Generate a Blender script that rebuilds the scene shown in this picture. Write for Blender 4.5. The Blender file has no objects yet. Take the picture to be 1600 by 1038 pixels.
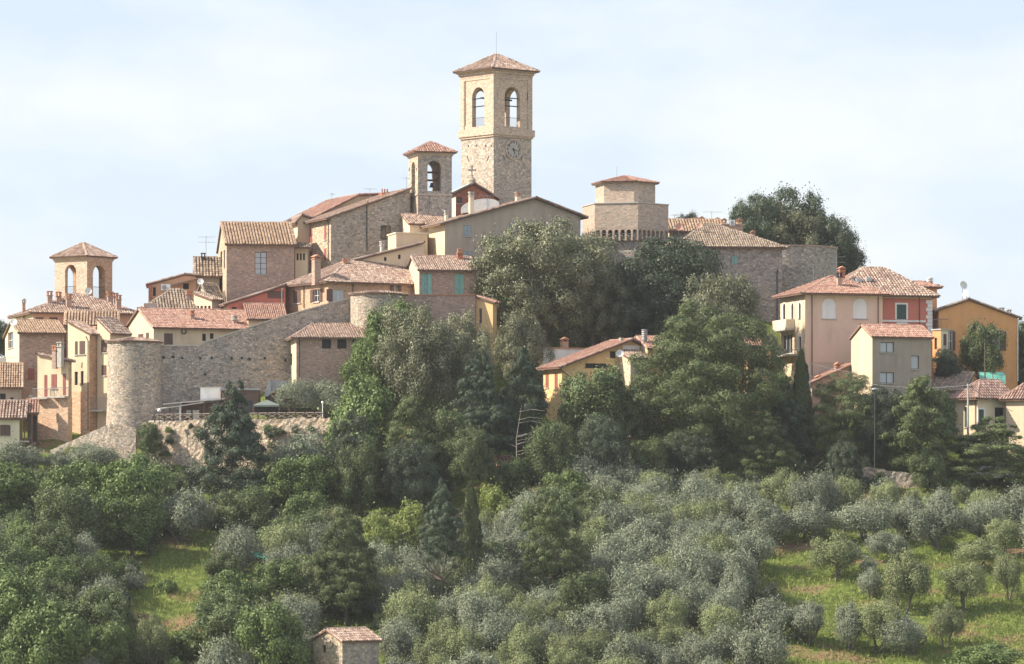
import bpy, math, random
import numpy as np
from mathutils import Vector, Matrix

# ------------------------------------------------------------------ camera, sky, sun
SC = bpy.context.scene
COL = SC.collection
PPM, DIST, HZ, CX = 16.0, 400.0, 800.0, 800.0      # photo pixels per metre at Y=0, camera distance, horizon row, centre column
cam_d = bpy.data.cameras.new('camera'); cam = bpy.data.objects.new('camera', cam_d); COL.objects.link(cam)
cam.location = (0, -DIST, 0); cam.rotation_euler = (math.radians(90), 0, 0)
cam_d.lens = 144.0; cam_d.sensor_width = 36.0; cam_d.shift_y = (HZ-519.0)/1600.0
cam_d.clip_start = 1.0; cam_d.clip_end = 20000.0
SC.camera = cam

SUN_EL, SUN_AZ = math.radians(38), math.radians(-94)   # azimuth from +Y towards +X: sun stands to the left
world = bpy.data.worlds.new('World'); SC.world = world; world.use_nodes = True
def setup_world():
    nt = world.node_tree; N = nt.nodes; L = nt.links; N.clear()
    out = N.new('ShaderNodeOutputWorld'); bg = N.new('ShaderNodeBackground'); sky = N.new('ShaderNodeTexSky')
    sky.sky_type = 'NISHITA'; sky.sun_disc = False; sky.sun_elevation = SUN_EL; sky.sun_rotation = SUN_AZ
    sky.air_density = 1.0; sky.dust_density = .7; sky.ozone_density = 1.0
    tc = N.new('ShaderNodeTexCoord'); mp = N.new('ShaderNodeMapping'); mp.inputs['Scale'].default_value = (9, 9, 20)
    mp.inputs['Location'].default_value = (3.1, 0.0, 1.7)
    nz = N.new('ShaderNodeTexNoise'); nz.inputs['Scale'].default_value = 1.0; nz.inputs['Detail'].default_value = 6; nz.inputs['Roughness'].default_value = .52
    rp = N.new('ShaderNodeValToRGB'); rp.color_ramp.elements[0].position = .42; rp.color_ramp.elements[1].position = .60
    rp.color_ramp.elements[0].color = (.30, .30, .30, 1); rp.color_ramp.elements[1].color = (.95, .95, .95, 1)
    mx = N.new('ShaderNodeMix'); mx.data_type = 'RGBA'
    mx.inputs[7].default_value = (4.0, 4.05, 4.12, 1)
    L.new(tc.outputs['Generated'], mp.inputs['Vector']); L.new(mp.outputs[0], nz.inputs['Vector']); L.new(nz.outputs['Fac'], rp.inputs[0])
    rp.color_ramp.elements[0].color = (2.68, 2.98, 3.58, 1); rp.color_ramp.elements[1].color = (3.55, 3.53, 3.58, 1)
    mx.inputs[0].default_value = .8; L.new(rp.outputs[0], mx.inputs[7]); L.new(sky.outputs[0], mx.inputs[6]); L.new(mx.outputs[2], bg.inputs['Color'])
    bg.inputs['Strength'].default_value = 0.12
    L.new(bg.outputs[0], out.inputs['Surface'])
setup_world()
sun_d = bpy.data.lights.new('sun', 'SUN'); sun = bpy.data.objects.new('sun', sun_d); COL.objects.link(sun)
sun_d.energy = 3.85; sun_d.angle = math.radians(.5); sun_d.color = (1.0, .90, .74)
sdir = Vector((math.sin(SUN_AZ)*math.cos(SUN_EL), math.cos(SUN_AZ)*math.cos(SUN_EL), math.sin(SUN_EL)))
sun.rotation_euler = sdir.to_track_quat('Z', 'Y').to_euler(); sun.location = (-120, 0, 120)
vs = SC.view_settings; vs.view_transform = 'Standard'; vs.look = 'None'; vs.gamma = 1.0; vs.exposure = 1.14
vs.use_curve_mapping = False
SC.render.engine = 'CYCLES'
cy = SC.cycles; cy.max_bounces = 5; cy.diffuse_bounces = 3; cy.transmission_bounces = 3; cy.transparent_max_bounces = 4; cy.volume_bounces = 0
cy.use_denoising = True
RNG = random.Random(7)

# ------------------------------------------------------------------ helpers
def P(x, y, Y):
    k = (Y+DIST)/DIST/PPM
    return Vector(((x-CX)*k, Y, (HZ-y)*k))
CAM = Vector((0, -DIST, 0))
def tag(o, label=None, cat=None, group=None, kind=None):
    if label: o['label'] = label
    if cat: o['category'] = cat
    if group: o['group'] = group
    if kind: o['kind'] = kind
    return o
def empty(name, loc, rz=0.0):
    o = bpy.data.objects.new(name, None); COL.objects.link(o); o.location = loc; o.rotation_euler = (0, 0, rz); o.empty_display_size = .5
    return o
class MB:
    def __init__(s): s.v = []; s.f = []; s.m = []
    def face(s, pts, m=0):
        n = len(s.v); s.v += [tuple(p) for p in pts]; s.f.append(tuple(range(n, n+len(pts)))); s.m.append(m)
    def box(s, x0, y0, z0, x1, y1, z1, m=0):
        n = len(s.v)
        s.v += [(x0,y0,z0),(x1,y0,z0),(x1,y1,z0),(x0,y1,z0),(x0,y0,z1),(x1,y0,z1),(x1,y1,z1),(x0,y1,z1)]
        for q in ((0,3,2,1),(4,5,6,7),(0,1,5,4),(1,2,6,5),(2,3,7,6),(3,0,4,7)):
            s.f.append(tuple(n+i for i in q)); s.m.append(m)
    def prism(s, poly, dvec, m=0):
        d = Vector(dvec); a = [Vector(p) for p in poly]; b = [p+d for p in a]; k = len(a)
        s.face(a, m); s.face(b[::-1], m)
        for i in range(k):
            j = (i+1) % k; s.face([a[j], a[i], b[i], b[j]], m)
    def tube(s, pts, rad, n=6, m=0, cap=True):
        pts = [Vector(p) for p in pts]; base = len(s.v)
        if not isinstance(rad, (list, tuple)): rad = [rad]*len(pts)
        for i, p in enumerate(pts):
            t = (pts[min(i+1, len(pts)-1)]-pts[max(i-1, 0)]).normalized()
            a = t.cross(Vector((0, 0, 1)));
            if a.length < 1e-3: a = t.cross(Vector((0, 1, 0)))
            a.normalize(); b = t.cross(a)
            for k in range(n):
                w = 2*math.pi*k/n; s.v.append(tuple(p+(a*math.cos(w)+b*math.sin(w))*rad[i]))
        for i in range(len(pts)-1):
            for k in range(n):
                k2 = (k+1) % n
                s.f.append((base+i*n+k, base+i*n+k2, base+(i+1)*n+k2, base+(i+1)*n+k)); s.m.append(m)
        if cap:
            s.f.append(tuple(base+k for k in range(n))); s.m.append(m)
            s.f.append(tuple(base+(len(pts)-1)*n+k for k in reversed(range(n)))); s.m.append(m)
    def bar(s, a, b, r, m=0, n=4): s.tube([a, b], r, n, m)
    def lathe(s, prof, n=24, c=(0,0,0), m=0):
        base = len(s.v)
        for (r, z) in prof:
            for k in range(n):
                w = 2*math.pi*k/n; s.v.append((c[0]+r*math.cos(w), c[1]+r*math.sin(w), c[2]+z))
        for i in range(len(prof)-1):
            for k in range(n):
                k2 = (k+1) % n
                s.f.append((base+i*n+k, base+i*n+k2, base+(i+1)*n+k2, base+(i+1)*n+k)); s.m.append(m)
    def build(s, name, mat, parent=None, smooth=False):
        me = bpy.data.meshes.new(name); me.from_pydata(s.v, [], s.f)
        for mm in (mat if isinstance(mat, (list, tuple)) else [mat]): me.materials.append(mm)
        if any(s.m): me.polygons.foreach_set('material_index', s.m)
        if smooth: me.polygons.foreach_set('use_smooth', [True]*len(s.f))
        me.update()
        o = bpy.data.objects.new(name, me); COL.objects.link(o)
        if parent is not None: o.parent = parent
        return o

# ------------------------------------------------------------------ materials
def newmat(name):
    m = bpy.data.materials.new(name); m.use_nodes = True; nt = m.node_tree
    for n in list(nt.nodes): nt.nodes.remove(n)
    out = nt.nodes.new('ShaderNodeOutputMaterial'); b = nt.nodes.new('ShaderNodeBsdfPrincipled'); nt.links.new(b.outputs[0], out.inputs[0])
    return m, nt, b, out
def ramp(nt, src, stops):
    r = nt.nodes.new('ShaderNodeValToRGB'); e = r.color_ramp.elements
    while len(e) < len(stops): e.new(.5)
    for i, (p, c) in enumerate(stops): e[i].position = p; e[i].color = (*c, 1)
    nt.links.new(src, r.inputs[0]); return r.outputs[0]
def mixc(nt, fac, a, b, mode='MIX'):
    m = nt.nodes.new('ShaderNodeMix'); m.data_type = 'RGBA'; m.blend_type = mode
    if isinstance(fac, (int, float)): m.inputs[0].default_value = fac
    else: nt.links.new(fac, m.inputs[0])
    for i, q in ((6, a), (7, b)):
        if isinstance(q, tuple): m.inputs[i].default_value = (*q, 1)
        else: nt.links.new(q, m.inputs[i])
    return m.outputs[2]
def coords(nt, scale=(1,1,1), kind='Object'):
    t = nt.nodes.new('ShaderNodeTexCoord'); mp = nt.nodes.new('ShaderNodeMapping'); mp.inputs['Scale'].default_value = scale
    nt.links.new(t.outputs[kind], mp.inputs['Vector']); return mp.outputs[0]
def noise(nt, vec, scale, detail=4, rough=.55):
    n = nt.nodes.new('ShaderNodeTexNoise'); n.inputs['Scale'].default_value = scale; n.inputs['Detail'].default_value = detail; n.inputs['Roughness'].default_value = rough
    nt.links.new(vec, n.inputs['Vector']); return n.outputs['Fac']
def bump(nt, b, h, strength=.5, dist=.05):
    n = nt.nodes.new('ShaderNodeBump'); n.inputs['Strength'].default_value = strength; n.inputs['Distance'].default_value = dist
    nt.links.new(h, n.inputs['Height']); nt.links.new(n.outputs[0], b.inputs['Normal'])
def sh(c, k): return tuple(min(1, x*k) for x in c)
def stone(name, c, scale=2.2, stain=.5, zs=1.5, warm=(1.1,.95,.82)):
    c = sh(c, 1.14)
    m, nt, b, _ = newmat(name); v = coords(nt, (1, 1, zs))
    dn = nt.nodes.new('ShaderNodeTexNoise'); dn.inputs['Scale'].default_value = 1.5; nt.links.new(v, dn.inputs['Vector'])
    dv = nt.nodes.new('ShaderNodeMix'); dv.data_type = 'RGBA'; dv.blend_type = 'LINEAR_LIGHT'; dv.inputs[0].default_value = .12
    nt.links.new(v, dv.inputs[6]); nt.links.new(dn.outputs['Color'], dv.inputs[7]); vv = dv.outputs[2]
    vo = nt.nodes.new('ShaderNodeTexVoronoi'); vo.inputs['Scale'].default_value = scale; nt.links.new(vv, vo.inputs['Vector'])
    ve = nt.nodes.new('ShaderNodeTexVoronoi'); ve.feature = 'DISTANCE_TO_EDGE'; ve.inputs['Scale'].default_value = scale; nt.links.new(vv, ve.inputs['Vector'])
    sp = nt.nodes.new('ShaderNodeSeparateColor'); nt.links.new(vo.outputs['Color'], sp.inputs[0])
    warmc = tuple(min(1, x*w) for x, w in zip(c, warm))
    col = ramp(nt, sp.outputs[0], [(0, sh(c,.52)), (.3, sh(c,.86)), (.55, sh(c,1.0)), (.8, warmc), (1, sh(c,1.34))])
    mort = ramp(nt, ve.outputs['Distance'], [(0, (0,0,0)), (.09, (1,1,1))])
    col = mixc(nt, mort, sh(c,.62), col)
    n1 = noise(nt, v, .28, 5); big = ramp(nt, n1, [(.3, (.66,.64,.62)), (.5, (1,1,1)), (.72, (1.0,.93,.84))])
    col = mixc(nt, stain, col, big, 'MULTIPLY')
    nt.links.new(col, b.inputs['Base Color']); b.inputs['Roughness'].default_value = .92
    bump(nt, b, mort, .75, .06); return m
def brick(name, c, stain=.5):
    c = sh(c, 1.14)
    m, nt, b, _ = newmat(name); v = coords(nt, (1, 1, 2.4))
    vo = nt.nodes.new('ShaderNodeTexVoronoi'); vo.inputs['Scale'].default_value = 4.2; nt.links.new(v, vo.inputs['Vector'])
    sp = nt.nodes.new('ShaderNodeSeparateColor'); nt.links.new(vo.outputs['Color'], sp.inputs[0])
    col = ramp(nt, sp.outputs[0], [(0, sh(c,.68)), (.4, c), (.75, tuple(x*w for x, w in zip(c, (1.12,.94,.84)))), (1, sh(c,1.3))])
    n1 = noise(nt, v, .35, 6); big = ramp(nt, n1, [(.3, (.62,.62,.62)), (.48, (.96,.94,.92)), (.7, (1.0,.9,.8))])
    col = mixc(nt, stain, col, big, 'MULTIPLY')
    w = nt.nodes.new('ShaderNodeTexWave'); w.bands_direction = 'Z'; w.inputs['Scale'].default_value = 2.4; w.inputs['Distortion'].default_value = .6; nt.links.new(v, w.inputs['Vector'])
    nt.links.new(col, b.inputs['Base Color']); b.inputs['Roughness'].default_value = .9
    bump(nt, b, sp.outputs[1], .45, .03); return m
def plaster(name, c, stain=.35, rough=.85):
    c = sh(c, 1.14)
    m, nt, b, _ = newmat(name); v = coords(nt, (1, 1, .45))
    n1 = noise(nt, v, .7, 7, .6); col = ramp(nt, n1, [(.28, sh(c,.66)), (.48, c), (.75, sh(c,1.13))])
    n2 = noise(nt, coords(nt, (1.1, 1.1, .3)), 1.0, 5); st = ramp(nt, n2, [(.40, (1,1,1)), (.7, (.72,.70,.67))])
    col = mixc(nt, stain, mixc(nt, .55, c, col), st, 'MULTIPLY')
    nt.links.new(col, b.inputs['Base Color']); b.inputs['Roughness'].default_value = rough
    bump(nt, b, noise(nt, coords(nt), 9, 3), .25, .02); return m
def tilemat(name, cs):
    m, nt, b, _ = newmat(name); g = nt.nodes.new('ShaderNodeNewGeometry')
    n = len(cs); col = ramp(nt, g.outputs['Random Per Island'], [(i/(n-1), c) for i, c in enumerate(cs)])
    n1 = noise(nt, coords(nt), .6, 5); big = ramp(nt, n1, [(.3, (.6,.58,.55)), (.5, (1,1,1)), (.7, (1.0,.97,.9))])
    col = mixc(nt, .6, col, big, 'MULTIPLY'); hs = nt.nodes.new('ShaderNodeHueSaturation'); hs.inputs['Saturation'].default_value = .86; hs.inputs['Value'].default_value = .93; nt.links.new(col, hs.inputs['Color'])
    nt.links.new(hs.outputs[0], b.inputs['Base Color']); b.inputs['Roughness'].default_value = .85; return m
def flat(name, c, rough=.6, metal=0.0, var=.15):
    m, nt, b, _ = newmat(name); n1 = noise(nt, coords(nt), 3.0, 3)
    col = ramp(nt, n1, [(.3, sh(c, 1-var)), (.7, sh(c, 1+var))]); nt.links.new(col, b.inputs['Base Color'])
    b.inputs['Roughness'].default_value = rough; b.inputs['Metallic'].default_value = metal; return m
def leafmat(name, stops, trans=.25, rough=.55, hue=.10):
    m, nt, b, out = newmat(name); g = nt.nodes.new('ShaderNodeNewGeometry'); oi = nt.nodes.new('ShaderNodeObjectInfo')
    n = len(stops); mean = [sum(c[j] for c in stops)/n for j in range(3)]; stops = [tuple(1.18*(mean[j]+.62*(c[j]-mean[j])) for j in range(3)) for c in stops]
    col = ramp(nt, g.outputs['Random Per Island'], [(i/(n-1), c) for i, c in enumerate(stops)])
    br = nt.nodes.new('ShaderNodeMapRange'); br.inputs[3].default_value = 1-hue*1.6; br.inputs[4].default_value = 1+hue*1.6
    nt.links.new(oi.outputs['Random'], br.inputs[0])
    hs = nt.nodes.new('ShaderNodeHueSaturation'); nt.links.new(br.outputs[0], hs.inputs['Value']); nt.links.new(col, hs.inputs['Color'])
    n1 = noise(nt, coords(nt), .55, 3); v2 = ramp(nt, n1, [(.35, (.78,.82,.8)), (.65, (1.0,1.0,.94))])
    c2 = mixc(nt, .8, hs.outputs[0], v2, 'MULTIPLY')
    nt.links.new(c2, b.inputs['Base Color']); b.inputs['Roughness'].default_value = rough
    b.inputs['Specular IOR Level'].default_value = .2
    tr = nt.nodes.new('ShaderNodeBsdfTranslucent'); nt.links.new(c2, tr.inputs['Color'])
    ms = nt.nodes.new('ShaderNodeMixShader'); ms.inputs[0].default_value = trans
    nt.links.new(b.outputs[0], ms.inputs[1]); nt.links.new(tr.outputs[0], ms.inputs[2]); nt.links.new(ms.outputs[0], out.inputs[0])
    return m
M = {}
M['rubble'] = stone('rubble_stone', (.43,.37,.31), 3.6)
M['rubble_dark'] = stone('grey_stone', (.39,.35,.315), 3.6, .55)
M['rubble_pale'] = stone('pale_stone', (.49,.405,.315), 3.8, .45)
M['tower_stone'] = stone('tower_stone', (.50,.43,.365), 3.8, .3)
M['cream_stone'] = stone('cream_stone', (.56,.455,.34), 4.2, .5, 1.5, (1.06,.97,.88))
M['brick'] = brick('brown_brick', (.37,.275,.23))
M['brick_warm'] = brick('warm_brick', (.43,.30,.21))
M['brick_grey'] = brick('greyed_brick', (.385,.325,.27), .3)
M['brick_peach'] = brick('peach_brick', (.56,.40,.285), .4)
M['brick_red'] = brick('red_brick', (.40,.16,.10))
M['brick_tan'] = brick('tan_brick', (.46,.375,.30), .25)
M['cream'] = plaster('cream_plaster', (.60,.475,.335))
M['pale'] = plaster('pale_plaster', (.66,.58,.44))
M['yellow'] = plaster('yellow_plaster', (.70,.47,.23), .2)
M['tan'] = plaster('tan_plaster', (.66,.47,.355), .15)
M['orange'] = plaster('orange_plaster', (.64,.32,.13), .25)
M['red'] = plaster('red_plaster', (.52,.17,.12), .2)
M['pink'] = plaster('pink_plaster', (.60,.36,.24), .3)
M['grey'] = plaster('grey_plaster', (.33,.275,.225), .5)
M['ochre_grey'] = plaster('weathered_render', (.40,.33,.265), .6)
M['white'] = plaster('white_plaster', (.74,.72,.69), .2)
M['tile'] = tilemat('old_roof_tile', [(.22,.13,.095),(.38,.235,.175),(.46,.30,.22),(.55,.40,.31),(.33,.20,.15),(.60,.48,.39)])
M['tile_grey'] = tilemat('weathered_roof_tile', [(.20,.14,.10),(.34,.25,.18),(.42,.32,.23),(.50,.38,.27),(.30,.20,.14),(.36,.30,.22)])
M['tile_new'] = tilemat('red_roof_tile', [(.34,.155,.105),(.43,.21,.145),(.49,.26,.185),(.56,.34,.25),(.39,.18,.12)])
M['tile_gold'] = tilemat('ochre_roof_tile', [(.33,.19,.11),(.46,.29,.17),(.54,.38,.24),(.40,.23,.13),(.58,.44,.30)])
M['tile_dull'] = tilemat('dull_red_roof_tile', [(.24,.13,.10),(.34,.19,.145),(.40,.24,.19),(.46,.31,.25),(.30,.16,.12)])
M['slab'] = flat('roof_underside', (.17,.10,.075), .9)
M['wood'] = flat('dark_wood', (.10,.055,.035), .7)
M['shut_brown'] = flat('brown_shutter', (.13,.075,.06), .7)
M['shut_red'] = flat('red_shutter', (.34,.11,.09), .7)
M['shut_teal'] = flat('teal_shutter', (.22,.42,.38), .6)
M['shut_grey'] = flat('grey_blue_shutter', (.33,.38,.40), .6)
M['shut_green'] = flat('green_shutter', (.035,.09,.075), .6)
M['frame_white'] = flat('white_frame', (.72,.72,.70), .5)
M['metal'] = flat('grey_metal', (.30,.30,.31), .45, .4)
M['dark_metal'] = flat('dark_iron', (.05,.045,.05), .6)
M['copper'] = flat('copper_pipe', (.20,.10,.065), .6)
M['concrete'] = flat('concrete', (.46,.43,.39), .9)
M['terracotta'] = flat('terracotta_cap', (.48,.24,.15), .85)
M['dish'] = flat('pale_dish', (.70,.68,.66), .5)
M['dish_red'] = flat('rusty_dish', (.55,.30,.22), .6)
M['verdigris'] = flat('pale_green_sheet', (.42,.50,.45), .6)
M['canvas'] = flat('dull_canvas', (.15,.18,.165), .8)
M['tarp'] = flat('green_tarp', (.05,.50,.38), .5)
M['net'] = flat('green_netting', (.14,.42,.34), .6)
M['bark'] = flat('bark', (.12,.09,.065), .95, 0, .35)
M['bark_olive'] = flat('olive_bark', (.13,.11,.09), .95, 0, .35)
M['rail'] = flat('weathered_rail', (.26,.21,.17), .9)
M['bark_pale'] = flat('dead_wood', (.33,.295,.255), .9)
M['dial'] = flat('stone_dial', (.42,.38,.34), .8)
def glass(name, c, r=.12):
    m, nt, b, _ = newmat(name); b.inputs['Base Color'].default_value = (*c, 1); b.inputs['Roughness'].default_value = r
    b.inputs['Specular IOR Level'].default_value = .8; return m
M['glass'] = glass('window_glass', (.03,.035,.045)); M['glass_pale'] = glass('curtained_glass', (.42,.45,.47), .2); M['void'] = glass('painted_shade', (.02,.018,.018), .9)  # void: near-black colour standing in for shade inside openings
def ground_mat():
    m, nt, b, _ = newmat('grass_and_soil'); v = coords(nt)
    g = ramp(nt, noise(nt, v, 1.6, 8, .7), [(.25, (.07,.10,.022)), (.45, (.13,.18,.04)), (.6, (.20,.24,.06)), (.8, (.29,.28,.11))])
    s = ramp(nt, noise(nt, v, 3.5, 6, .7), [(.3, (.17,.11,.065)), (.6, (.33,.22,.13)), (.8, (.42,.31,.20))])
    k = ramp(nt, noise(nt, coords(nt, (1, 1.6, 1)), .16, 6, .6), [(.53, (0,0,0)), (.63, (1,1,1))])
    nt.links.new(mixc(nt, k, g, s), b.inputs['Base Color']); b.inputs['Roughness'].default_value = 1.0
    b.inputs['Specular IOR Level'].default_value = .1
    bump(nt, b, noise(nt, v, 2.5, 8, .7), 1.0, .35); return m
M['ground'] = ground_mat()
M['olive'] = leafmat('olive_leaf', [(.112,.128,.086),(.18,.20,.14),(.25,.27,.195),(.345,.365,.285)], .15, .75)
M['olive_g'] = leafmat('green_olive_leaf', [(.115,.135,.06),(.18,.205,.096),(.24,.265,.135),(.32,.34,.195)], .15, .75)
M['holm'] = leafmat('holm_oak_leaf', [(.081,.088,.052),(.143,.150,.091),(.202,.202,.124),(.273,.267,.176)], .08, .4)
M['dark'] = leafmat('dark_evergreen_leaf', [(.031,.047,.031),(.051,.072,.044),(.073,.097,.057),(.110,.132,.083)], .08, .45)
M['pine'] = leafmat('pine_needle', [(.055,.078,.034),(.092,.12,.05),(.13,.16,.066),(.175,.20,.09)], .08, .5)
M['conifer'] = leafmat('fir_needle', [(.032,.053,.038),(.055,.081,.052),(.081,.109,.067),(.115,.144,.090)], .08, .5)
M['green'] = leafmat('fresh_green_leaf', [(.062,.095,.032),(.10,.145,.046),(.145,.195,.064),(.20,.245,.098)], .15, .5)
M['mid'] = leafmat('mid_green_leaf', [(.058,.084,.036),(.090,.120,.050),(.126,.162,.070),(.180,.210,.102)], .15, .5)
M['lime'] = leafmat('yellow_green_leaf', [(.13,.165,.04),(.18,.22,.06),(.24,.275,.085),(.31,.33,.13)], .35, .5)
M['cypress'] = leafmat('cypress_leaf', [(.039,.058,.029),(.072,.091,.042),(.104,.124,.058),(.156,.169,.091)], .08, .5)
M['grass'] = leafmat('grass_blade', [(.10,.14,.03),(.17,.22,.05),(.24,.27,.08),(.34,.33,.14)], .3, .7)

# ------------------------------------------------------------------ terrain
def build_terrain():
    pix = []
    def colm(x, lst): pix.extend((x, y, Y) for y, Y in lst)
    low = [(1050,-64),(905,-42),(805,-23)]
    colm(1760, low+[(750,-8),(700,-2),(640,8),(610,22)])
    colm(1500, low+[(752,-10),(705,-4),(650,4),(630,16)])
    colm(1250, low+[(745,-10),(660,-1),(625,4),(590,16),(520,28)])
    colm(1000, low+[(735,-11),(670,-1),(600,9),(500,22),(430,32)])
    colm(760, low+[(745,-11),(660,-2),(590,7),(490,18),(410,30),(370,42)])
    colm(560, low+[(775,-17),(690,-9),(640,0),(570,8.5),(500,18),(440,30)])
    colm(330, low+[(770,-13),(676,-6),(650,0),(610,8),(560,18),(510,28)])
    colm(120, low+[(735,-8),(712,-3),(700,0),(660,8),(600,16),(550,26)])
    colm(-120, low+[(725,-5),(695,4),(650,14),(600,26)])
    pix += [(235,738,-7.2),(300,752,-9.8),(265,772,-14),(400,752,-13.2),(480,760,-15.4),(520,772,-17)]
    pts = [tuple(P(*p)) for p in pix]
    for X in (-75,-50,-25,0,25,50,75): pts += [(X, 58, {0: 12, 25: 19}.get(X, 5)), (X, 84, -10), (X, -92, -26)]
    A = np.array(pts); n = len(A)
    def U(r2): return np.where(r2 > 1e-9, r2*np.log(r2+1e-12)*.5, 0)
    d2 = ((A[:, None, :2]-A[None, :, :2])**2).sum(-1)
    K = U(d2)+np.eye(n)*3.0
    Pm = np.c_[np.ones(n), A[:, :2]]
    S = np.block([[K, Pm], [Pm.T, np.zeros((3, 3))]])
    w = np.linalg.solve(S, np.r_[A[:, 2], 0, 0, 0])
    def h(X, Y):
        X = np.asarray(X, float); Y = np.asarray(Y, float); Xc = np.clip(X, -90, 90); Yc = np.clip(Y, -100, 85)
        r2 = (Xc[..., None]-A[:, 0])**2+(Yc[..., None]-A[:, 1])**2
        z = U(r2)@w[:n]+w[n]+w[n+1]*Xc+w[n+2]*Yc
        out = np.maximum(np.maximum(np.abs(X)-66, 0), np.maximum(np.maximum(-88-Y, Y-60), 0))
        t = np.clip(out/90, 0, 1); t = t*t*(3-2*t)
        z = z*(1-t)+(-48)*t
        return z+.25*np.sin(X*.9+Y*.4)*np.cos(Y*.8-X*.3)*(1-t)
    return h
terr = build_terrain()
def TZ(X, Y): return float(terr(np.array([X]), np.array([Y]))[0])
def make_ground():
    core = np.arange(-96, 96.1, 1.2); far = np.array([110,130,160,200,280,400,600,900,1500.])
    xs = np.r_[-far[::-1], core, far]; ycore = np.arange(-110, 90.1, 1.2)
    yb = np.array([-900,-600,-420,-300,-230,-180,-150,-130,-118.]); yf = np.array([98,110,130,160,200,280,400,700,1200,1800.])
    ys = np.r_[yb, ycore, yf]
    XX, YY = np.meshgrid(xs, ys); ZZ = np.concatenate([terr(XX[i:i+20], YY[i:i+20]) for i in range(0, len(ys), 20)])
    V = np.stack([XX, YY, ZZ], -1).reshape(-1, 3); nx = len(xs); ny = len(ys)
    I = np.arange(nx*ny).reshape(ny, nx)
    Fq = np.stack([I[:-1, :-1], I[:-1, 1:], I[1:, 1:], I[1:, :-1]], -1).reshape(-1, 4)
    me = bpy.data.meshes.new('ground'); me.from_pydata(V.tolist(), [], Fq.tolist()); me.materials.append(M['ground'])
    me.polygons.foreach_set('use_smooth', [True]*len(Fq)); me.update()
    o = bpy.data.objects.new('ground', me); COL.objects.link(o); o['kind'] = 'structure'; o['label'] = 'grassy hillside with bare soil patches'
make_ground()
def ground_hit(x, y, y0=-98, y1=40):
    prev = None
    Ys = np.arange(y0, y1, .5); k = (Ys+DIST)/DIST/PPM; X = (x-CX)*k; Z = (HZ-y)*k; T = terr(X, Ys)
    i = int(np.argmax(T >= Z))
    return float(X[i]), float(Ys[i]), float(T[i])

# ------------------------------------------------------------------ building kit
def clip_convex(cell, poly):
    out = cell
    n = len(poly)
    for i in range(n):
        ax, az = poly[i]; bx, bz = poly[(i+1) % n]
        inp = out; out = []
        if not inp: return []
        def side(p): return (bx-ax)*(p[1]-az)-(bz-az)*(p[0]-ax)
        for j in range(len(inp)):
            p = inp[j]; q = inp[(j+1) % len(inp)]; sp, sq = side(p), side(q)
            if sp >= -1e-7: out.append(p)
            if (sp > 1e-7 and sq < -1e-7) or (sp < -1e-7 and sq > 1e-7):
                t = sp/(sp-sq); out.append((p[0]+(q[0]-p[0])*t, p[1]+(q[1]-p[1])*t))
    return out
def area2(c): return abs(sum(c[i][0]*c[(i+1)%len(c)][1]-c[(i+1)%len(c)][0]*c[i][1] for i in range(len(c))))/2
def panel(mb, o, du, nrm, poly, holes, depth=.3, m=0, inner=False, off=0.0):
    """a wall face in the plane o + a*du + z*Z with real openings; poly is convex, counter-clockwise in (a, z)"""
    o = Vector(o); du = Vector(du); nrm = Vector(nrm); Z = Vector((0, 0, 1))
    flip = du.cross(Z).dot(nrm) < 0
    def pt(a, z, d=0.0): return o+du*a+Z*z-nrm*(d+off)
    def add(pl):
        if (flip != inner): pl = pl[::-1]
        mb.face(pl, m)
    xs = sorted({round(p[0], 5) for p in poly} | {round(v, 5) for h in holes for v in (h[0], h[1])})
    zs = sorted({round(p[1], 5) for p in poly} | {round(v, 5) for h in holes for v in (h[2], h[3])})
    for i in range(len(xs)-1):
        for j in range(len(zs)-1):
            cx = (xs[i]+xs[i+1])/2; cz = (zs[j]+zs[j+1])/2
            if any(h[0] < cx < h[1] and h[2] < cz < h[3] for h in holes): continue
            c = clip_convex([(xs[i], zs[j]), (xs[i+1], zs[j]), (xs[i+1], zs[j+1]), (xs[i], zs[j+1])], poly)
            if len(c) >= 3 and area2(c) > 1e-5: add([pt(*q) for q in c])
    for h in holes:
        a0, a1, z0, z1 = h[:4]; arch = len(h) > 4 and h[4]
        if arch:
            r = (a1-a0)/2; n = 10; ca = (a0+a1)/2; zsn = z1-r
            ring = [(ca-r*math.cos(math.pi*k/n), zsn+r*math.sin(math.pi*k/n)) for k in range(n+1)]
            for k in range(n):
                (xa, za), (xb, zb) = ring[k], ring[k+1]
                if z1-za > 1e-6 or z1-zb > 1e-6: add([pt(xa, za), pt(xb, zb), pt(xb, z1), pt(xa, z1)])
            outline = [(a0, z0), (a0, zsn)]+ring[1:-1]+[(a1, zsn), (a1, z0)]
        else: outline = [(a0, z0), (a0, z1), (a1, z1), (a1, z0)]
        if not inner:
            k = len(outline)
            for i in range(k):
                p, q = outline[i], outline[(i+1) % k]
                add([pt(*p), pt(*q), pt(q[0], q[1], depth), pt(p[0], p[1], depth)])

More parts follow.
